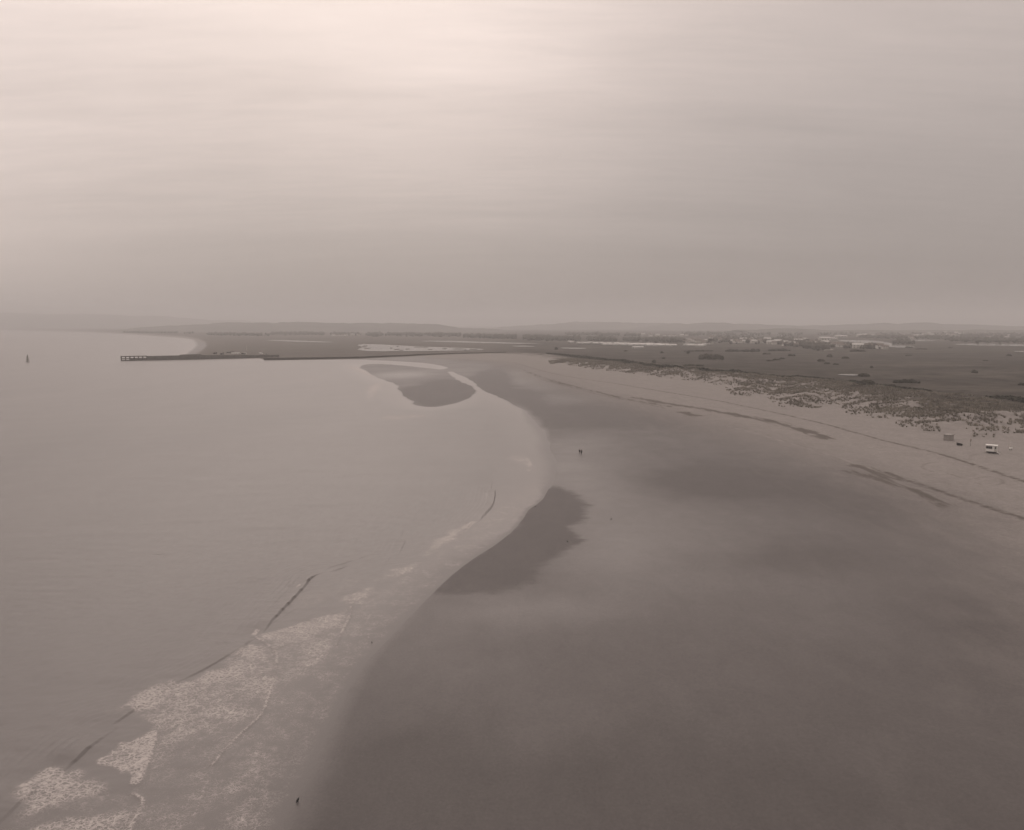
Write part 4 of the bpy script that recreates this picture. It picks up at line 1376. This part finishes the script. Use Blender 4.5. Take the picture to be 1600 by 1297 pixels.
b.prism([(-1.62, 3.07), (1.5, 3.07), (1.5, 3.2), (-1.62, 3.26)], -2.2, 2.1)
link('roof', b.mesh('roof', M_WHITE, 0.02), lc)
for i in range(3):
    link('window', MB().box((-1.62 + i * 0.72, -1.325, 2.3), (0.66, 0.06, 0.9)).mesh('window', M_GLASS), lc)
link('window', MB().box((-1.975, 0, 2.3), (0.06, 2.2, 0.9)).mesh('window', M_GLASS), lc)
dr = link('door', MB().box((1.35, -1.325, 1.85), (0.8, 0.05, 2.0)).mesh('door', M_CREAM), lc)
link('pane', MB().box((1.35, -1.36, 2.35), (0.42, 0.03, 0.6)).mesh('pane', M_GLASS), dr)
link('handle', MB().box((1.05, -1.38, 1.8), (0.05, 0.05, 0.2)).mesh('handle', M_STEEL), dr)
b = MB()
for i in range(4):
    b.box((2.15 + i * 0.27, -0.9, 0.66 - i * 0.19), (0.30, 1.0, 0.12))
for yy in (-1.42, -0.38):
    b.box((2.55, yy, 0.42), (1.3, 0.06, 0.2), ry=R(35))
link('steps', b.mesh('steps', M_WHITE), lc)
b = MB()
for yy in (-.5, .5):
    b.tube((1.9, yy * 1.2 + .4, .6), (3.2, .4, .5), .05, n=6)
link('towbar', b.mesh('towbar', M_STEEL), lc)

# grey storage shed
x, y, z = GG(1482, 688)
gs = link('storage_shed', None, loc=(x, y, z - 0.03), rz=R(32), label='square grey shed on the sand below the dunes, left of the white cabin', cat='shed')
for sx, rz_, w_ in ((0, 0, 2.6), (1, math.pi / 2, 2.2), (2, math.pi, 2.6), (3, -math.pi / 2, 2.2)):
    for j in range(8):
        wj = w_ / 8
        off = -w_ / 2 + (j + .5) * wj
        dd = 1.1 if sx in (0, 2) else 1.3
        px, py = (off, -dd) if sx == 0 else (dd, off) if sx == 1 else (off, dd) if sx == 2 else (-dd, off)
        link('board', MB().box((px, py, 1.0), (wj - .02, .05, 2.0), rz=rz_).mesh('board', M_SHED), gs)
link('roof', MB().prism([(-1.3, 2.0), (1.3, 2.0), (1.3, 2.12), (-1.3, 2.3)], -1.5, 1.5).mesh('roof', M_SHED), gs)
link('skid', MB().box((0, -.7, .06), (2.9, .16, .12)).box((0, .7, .06), (2.9, .16, .12)).mesh('skid', M_TIMBER), gs)

# squat dark bin
x, y, z = GG(1499, 696)
bn = link('storage_bin', None, loc=(x, y, z - 0.02), rz=R(-18), label='squat dark bin with a sloping lid, between grey shed and white cabin', cat='bin')
link('body', MB().prism([(-.8, .1), (.8, .1), (.85, .55), (-.2, .8), (-.8, .85)], -.5, .5, axis_='y').mesh('body', M_DARKP, 0.03), bn)
link('lid', MB().prism([(-.85, .87), (-.2, .82), (.9, .56), (.9, .62), (-.2, .9), (-.85, .95)], -.55, .55, axis_='y').mesh('lid', M_DARKP), bn)
for wx_ in (-.55, .55):
    link('wheel', MB().tube((wx_, -.58, .16), (wx_, .58, .16), .16, n=10).mesh('wheel', M_RUBBER), bn)

# notice post
x, y, z = GG(1516, 697)
np_ = link('notice_post', None, loc=(x, y, z), label='slim post with a dark upright board between the bin and the white cabin', cat='signpost')
link('post', MB().box((0, 0, 1.1), (.14, .14, 2.6)).mesh('post', M_SHED), np_)
link('board', MB().box((0, -.1, 2.0), (.36, .05, .9)).mesh('board', M_BRICK), np_)

# pale flagpole with a white base box
x, y, z = GG(1577, 703)
fp = link('flagpole', None, loc=(x, y, z), label='thin pale pole right of the white cabin', cat='pole')
link('pole', MB().tube((0, 0, -.3), (0, 0, 3.6), .06, .045, 8).mesh('pole', M_CREAM), fp)
link('finial', MB().tube((0, 0, 3.6), (0, 0, 3.75), .09, .04, 8).mesh('finial', M_CREAM), fp)
x, y, z = GG(1579, 703.5)
wb_ = link('rescue_box', None, loc=(x, y, z), label='small white box on short legs at the foot of the pale pole', cat='box')
link('body', MB().box((0, 0, .65), (.7, .45, .5)).mesh('body', M_WHITE, 0.02), wb_)
link('lid', MB().box((0, 0, .93), (.76, .5, .05)).mesh('lid', M_WHITE), wb_)
for sx in (-.28, .28):
    link('leg', MB().box((sx, 0, .2), (.08, .3, .42)).mesh('leg', M_STEEL), wb_)

# ------------------------------------------------------------------ people
def person(name_mats, stride, lean, armswing, label, loc, rz, ht):
    coat, trouser, hairm = name_mats
    verts, edges, rad = [], [], []

    def v(p, r, par=None):
        verts.append(p)
        rad.append(r)
        if par is not None:
            edges.append((par, len(verts) - 1))
        return len(verts) - 1
    pel = v((0, 0, .95), (.16, .12))
    wa = v((0, lean * .3, 1.10), (.145, .11), pel)
    ch = v((0, lean * .7, 1.30), (.175, .125), wa)
    nb_ = v((0, lean, 1.46), (.09, .08), ch)
    nk = v((0, lean + .01, 1.53), (.058, .058), nb_)
    hd = v((0, lean + .03, 1.62), (.085, .10), nk)
    v((0, lean + .03, 1.72), (.07, .085), hd)
    for s in (-1, 1):
        sw = stride * s
        hp = v((s * .095, 0, .88), (.095, .1), pel)
        kn = v((s * .10, sw * .5 + .03, .50), (.062, .065), hp)
        an = v((s * .10, sw - (.06 if sw < 0 else 0), .09), (.042, .045), kn)
        v((s * .11, sw + .15, .035), (.04, .03), an)
        sh = v((s * .19, lean * .9, 1.42), (.07, .07), ch)
        aw = -armswing * s
        el = v((s * .25, lean * .7 + aw * .5, 1.14), (.05, .05), sh)
        wr = v((s * .25, lean * .7 + aw + .06, .90), (.034, .034), el)
        pm = v((s * .25, lean * .7 + aw + .09, .83), (.036, .022), wr)
        for j in range(4):
            k1 = v((s * .25, lean * .7 + aw + .065 + j * .018, .785), (.0095, .0095), pm)
            v((s * .243, lean * .7 + aw + .07 + j * .018, .745 + abs(j - 1.4) * .006), (.008, .008), k1)
        th = v((s * .245, lean * .7 + aw + .135, .82), (.011, .011), pm)
        v((s * .24, lean * .7 + aw + .15, .785), (.009, .009), th)
    me = bpy.data.meshes.new('body')
    me.from_pydata(verts, edges, [])
    o = bpy.data.objects.new('body_tmp', me)
    COL.objects.link(o)
    m = o.modifiers.new('skin', 'SKIN')
    for i, r_ in enumerate(rad):
        me.skin_vertices[0].data[i].radius = r_
    me.skin_vertices[0].data[0].use_root = True
    sub = o.modifiers.new('sub', 'SUBSURF')
    sub.levels = sub.render_levels = 1
    dg = bpy.context.evaluated_depsgraph_get()
    ev = bpy.data.meshes.new_from_object(o.evaluated_get(dg))
    bpy.data.objects.remove(o)
    ev.materials.clear()
    for mm in (coat, trouser, M_SKIN, M_RUBBER):
        ev.materials.append(mm)
    for p in ev.polygons:
        c = p.center
        p.use_smooth = True
        if c.z > 1.50 or (abs(c.x) > .19 and c.z < .89 and c.z > .7):
            p.material_index = 2
        elif c.z < .10:
            p.material_index = 3
        elif c.z < .84 and abs(c.x) < .2:
            p.material_index = 1
    s = ht / 1.76
    e = link('person', None, loc=loc, rz=rz, label=label, cat='person', scale=(s, s, s))
    link('body', ev, e)
    bm = bmesh.new()
    bmesh.ops.create_icosphere(bm, subdivisions=2, radius=.108)
    for q in bm.verts:
        q.co.y *= 1.12
        q.co.y -= .022
        q.co.z = q.co.z * 1.0 if q.co.z > -.02 else q.co.z * (1.2 if q.co.y < 0 else .2)
    hm = bpy.data.meshes.new('hair')
    bm.to_mesh(hm)
    bm.free()
    hm.materials.append(hairm)
    link('hair', hm, e, loc=(0, lean + .03, 1.695))
    # nose, eyes and mouth
    f = MB()
    f.box((0, lean + .145, 1.635), (.028, .04, .045), taper=.5)
    link('nose', f.mesh('nose', M_SKIN), e)
    f = MB()
    for sx in (-.034, .034):
        f.box((sx, lean + .127, 1.665), (.024, .012, .01))
    f.box((0, lean + .125, 1.585), (.045, .012, .01))
    link('face_features', f.mesh('face_features', M_HAIR), e)
    # coat skirt over the hips
    c = MB()
    c.tube((0, lean * .2, .72), (0, lean * .4, 1.16), .215, .17, 14)
    sk = link('coat_skirt', c.mesh('coat_skirt', coat), e)
    sk.scale = (1, .78, 1)
    return e


x, y, z = GG(908.4, 711)
person((M_COAT, M_TROUSER, M_HAIR), .22, .04, .14, 'right and taller of two people in dark coats walking on the wet sand', (x, y, z - .01), R(200), 1.82)
x, y, z = GG(905.4, 709.2)
person((M_TROUSER, M_COAT, M_HAIR), -.2, .05, -.12, 'left and shorter of two people in dark coats walking on the wet sand', (x, y, z - .01), R(190), 1.6)

# ------------------------------------------------------------------ crows on the sand
def crow_mesh():
    verts, edges, rad = [], [], []

    def v(p, r, par=None):
        verts.append(p)
        rad.append(r)
        if par is not None:
            edges.append((par, len(verts) - 1))
        return len(verts) - 1
    b0 = v((0, 0, .20), (.075, .08))
    b1 = v((0, .09, .235), (.065, .07), b0)
    nk = v((0, .15, .29), (.04, .042), b1)
    hd = v((0, .18, .33), (.038, .04), nk)
    v((0, .225, .325), (.014, .016), hd)
    bt = v((0, -.11, .17), (.05, .035), b0)
    v((0, -.24, .12), (.035, .012), bt)
    for s in (-1, 1):
        w0 = v((s * .075, .06, .23), (.02, .05), b1)
        w1 = v((s * .07, -.08, .19), (.015, .04), w0)
        v((s * .03, -.2, .15), (.008, .015), w1)
        l0 = v((s * .035, 0, .12), (.02, .02), b0)
        l1 = v((s * .037, .01, .02), (.009, .009), l0)
        v((s * .04, .06, .008), (.008, .006), l1)
    me = bpy.data.meshes.new('crow')
    me.from_pydata(verts, edges, [])
    o = bpy.data.objects.new('crow_tmp', me)
    COL.objects.link(o)
    o.modifiers.new('skin', 'SKIN')
    for i, r_ in enumerate(rad):
        me.skin_vertices[0].data[i].radius = r_
    me.skin_vertices[0].data[0].use_root = True
    sub = o.modifiers.new('sub', 'SUBSURF')
    sub.levels = sub.render_levels = 2
    ev = bpy.data.meshes.new_from_object(o.evaluated_get(bpy.context.evaluated_depsgraph_get()))
    bpy.data.objects.remove(o)
    ev.materials.clear()
    ev.materials.append(M_FEATHER)
    for p in ev.polygons:
        p.use_smooth = True
    return ev


CR = crow_mesh()
for u, v_, rz_, s, lab in ((465.3, 1254, R(-12), 1.05, 'black crow near the water edge at the bottom of the photo'), (886.5, 847.5, R(40), 1.0, 'black crow on the dark wet patch of sand'),
                           (955, 812.5, R(-60), 1.0, 'black crow on the damp sand right of the dark wet patch'), (836.5, 792.5, R(80), .9, 'black crow on the edge of the dark wet patch by the water'),
                           (581, 1006, R(20), .7, 'small dark crow at the swash edge')):
    x, y, z = GG(u, v_)
    link('crow', CR, loc=(x, y, max(z, 0.0)), rz=rz_, label=lab, cat='bird', group='crows on the sand', scale=(s, s, s))

# ------------------------------------------------------------------ haze
hzm = bpy.data.materials.new('sea_haze')
hzm.use_nodes = True
k = Nodes(hzm.node_tree)
pv = k.add('ShaderNodeVolumePrincipled')
pv.inputs['Color'].default_value = (0.97, 0.97, 0.97, 1)
pv.inputs['Density'].default_value = 0.00029
pv.inputs['Anisotropy'].default_value = 0.2
k.l.new(pv.outputs[0], k.add('ShaderNodeOutputMaterial').inputs['Volume'])
bx = MB().box((1500, 6300, 87), (22400, 15200, 190)).mesh('haze', hzm)
link('haze', bx, kind='stuff', label='thin even sea haze over the whole coast')
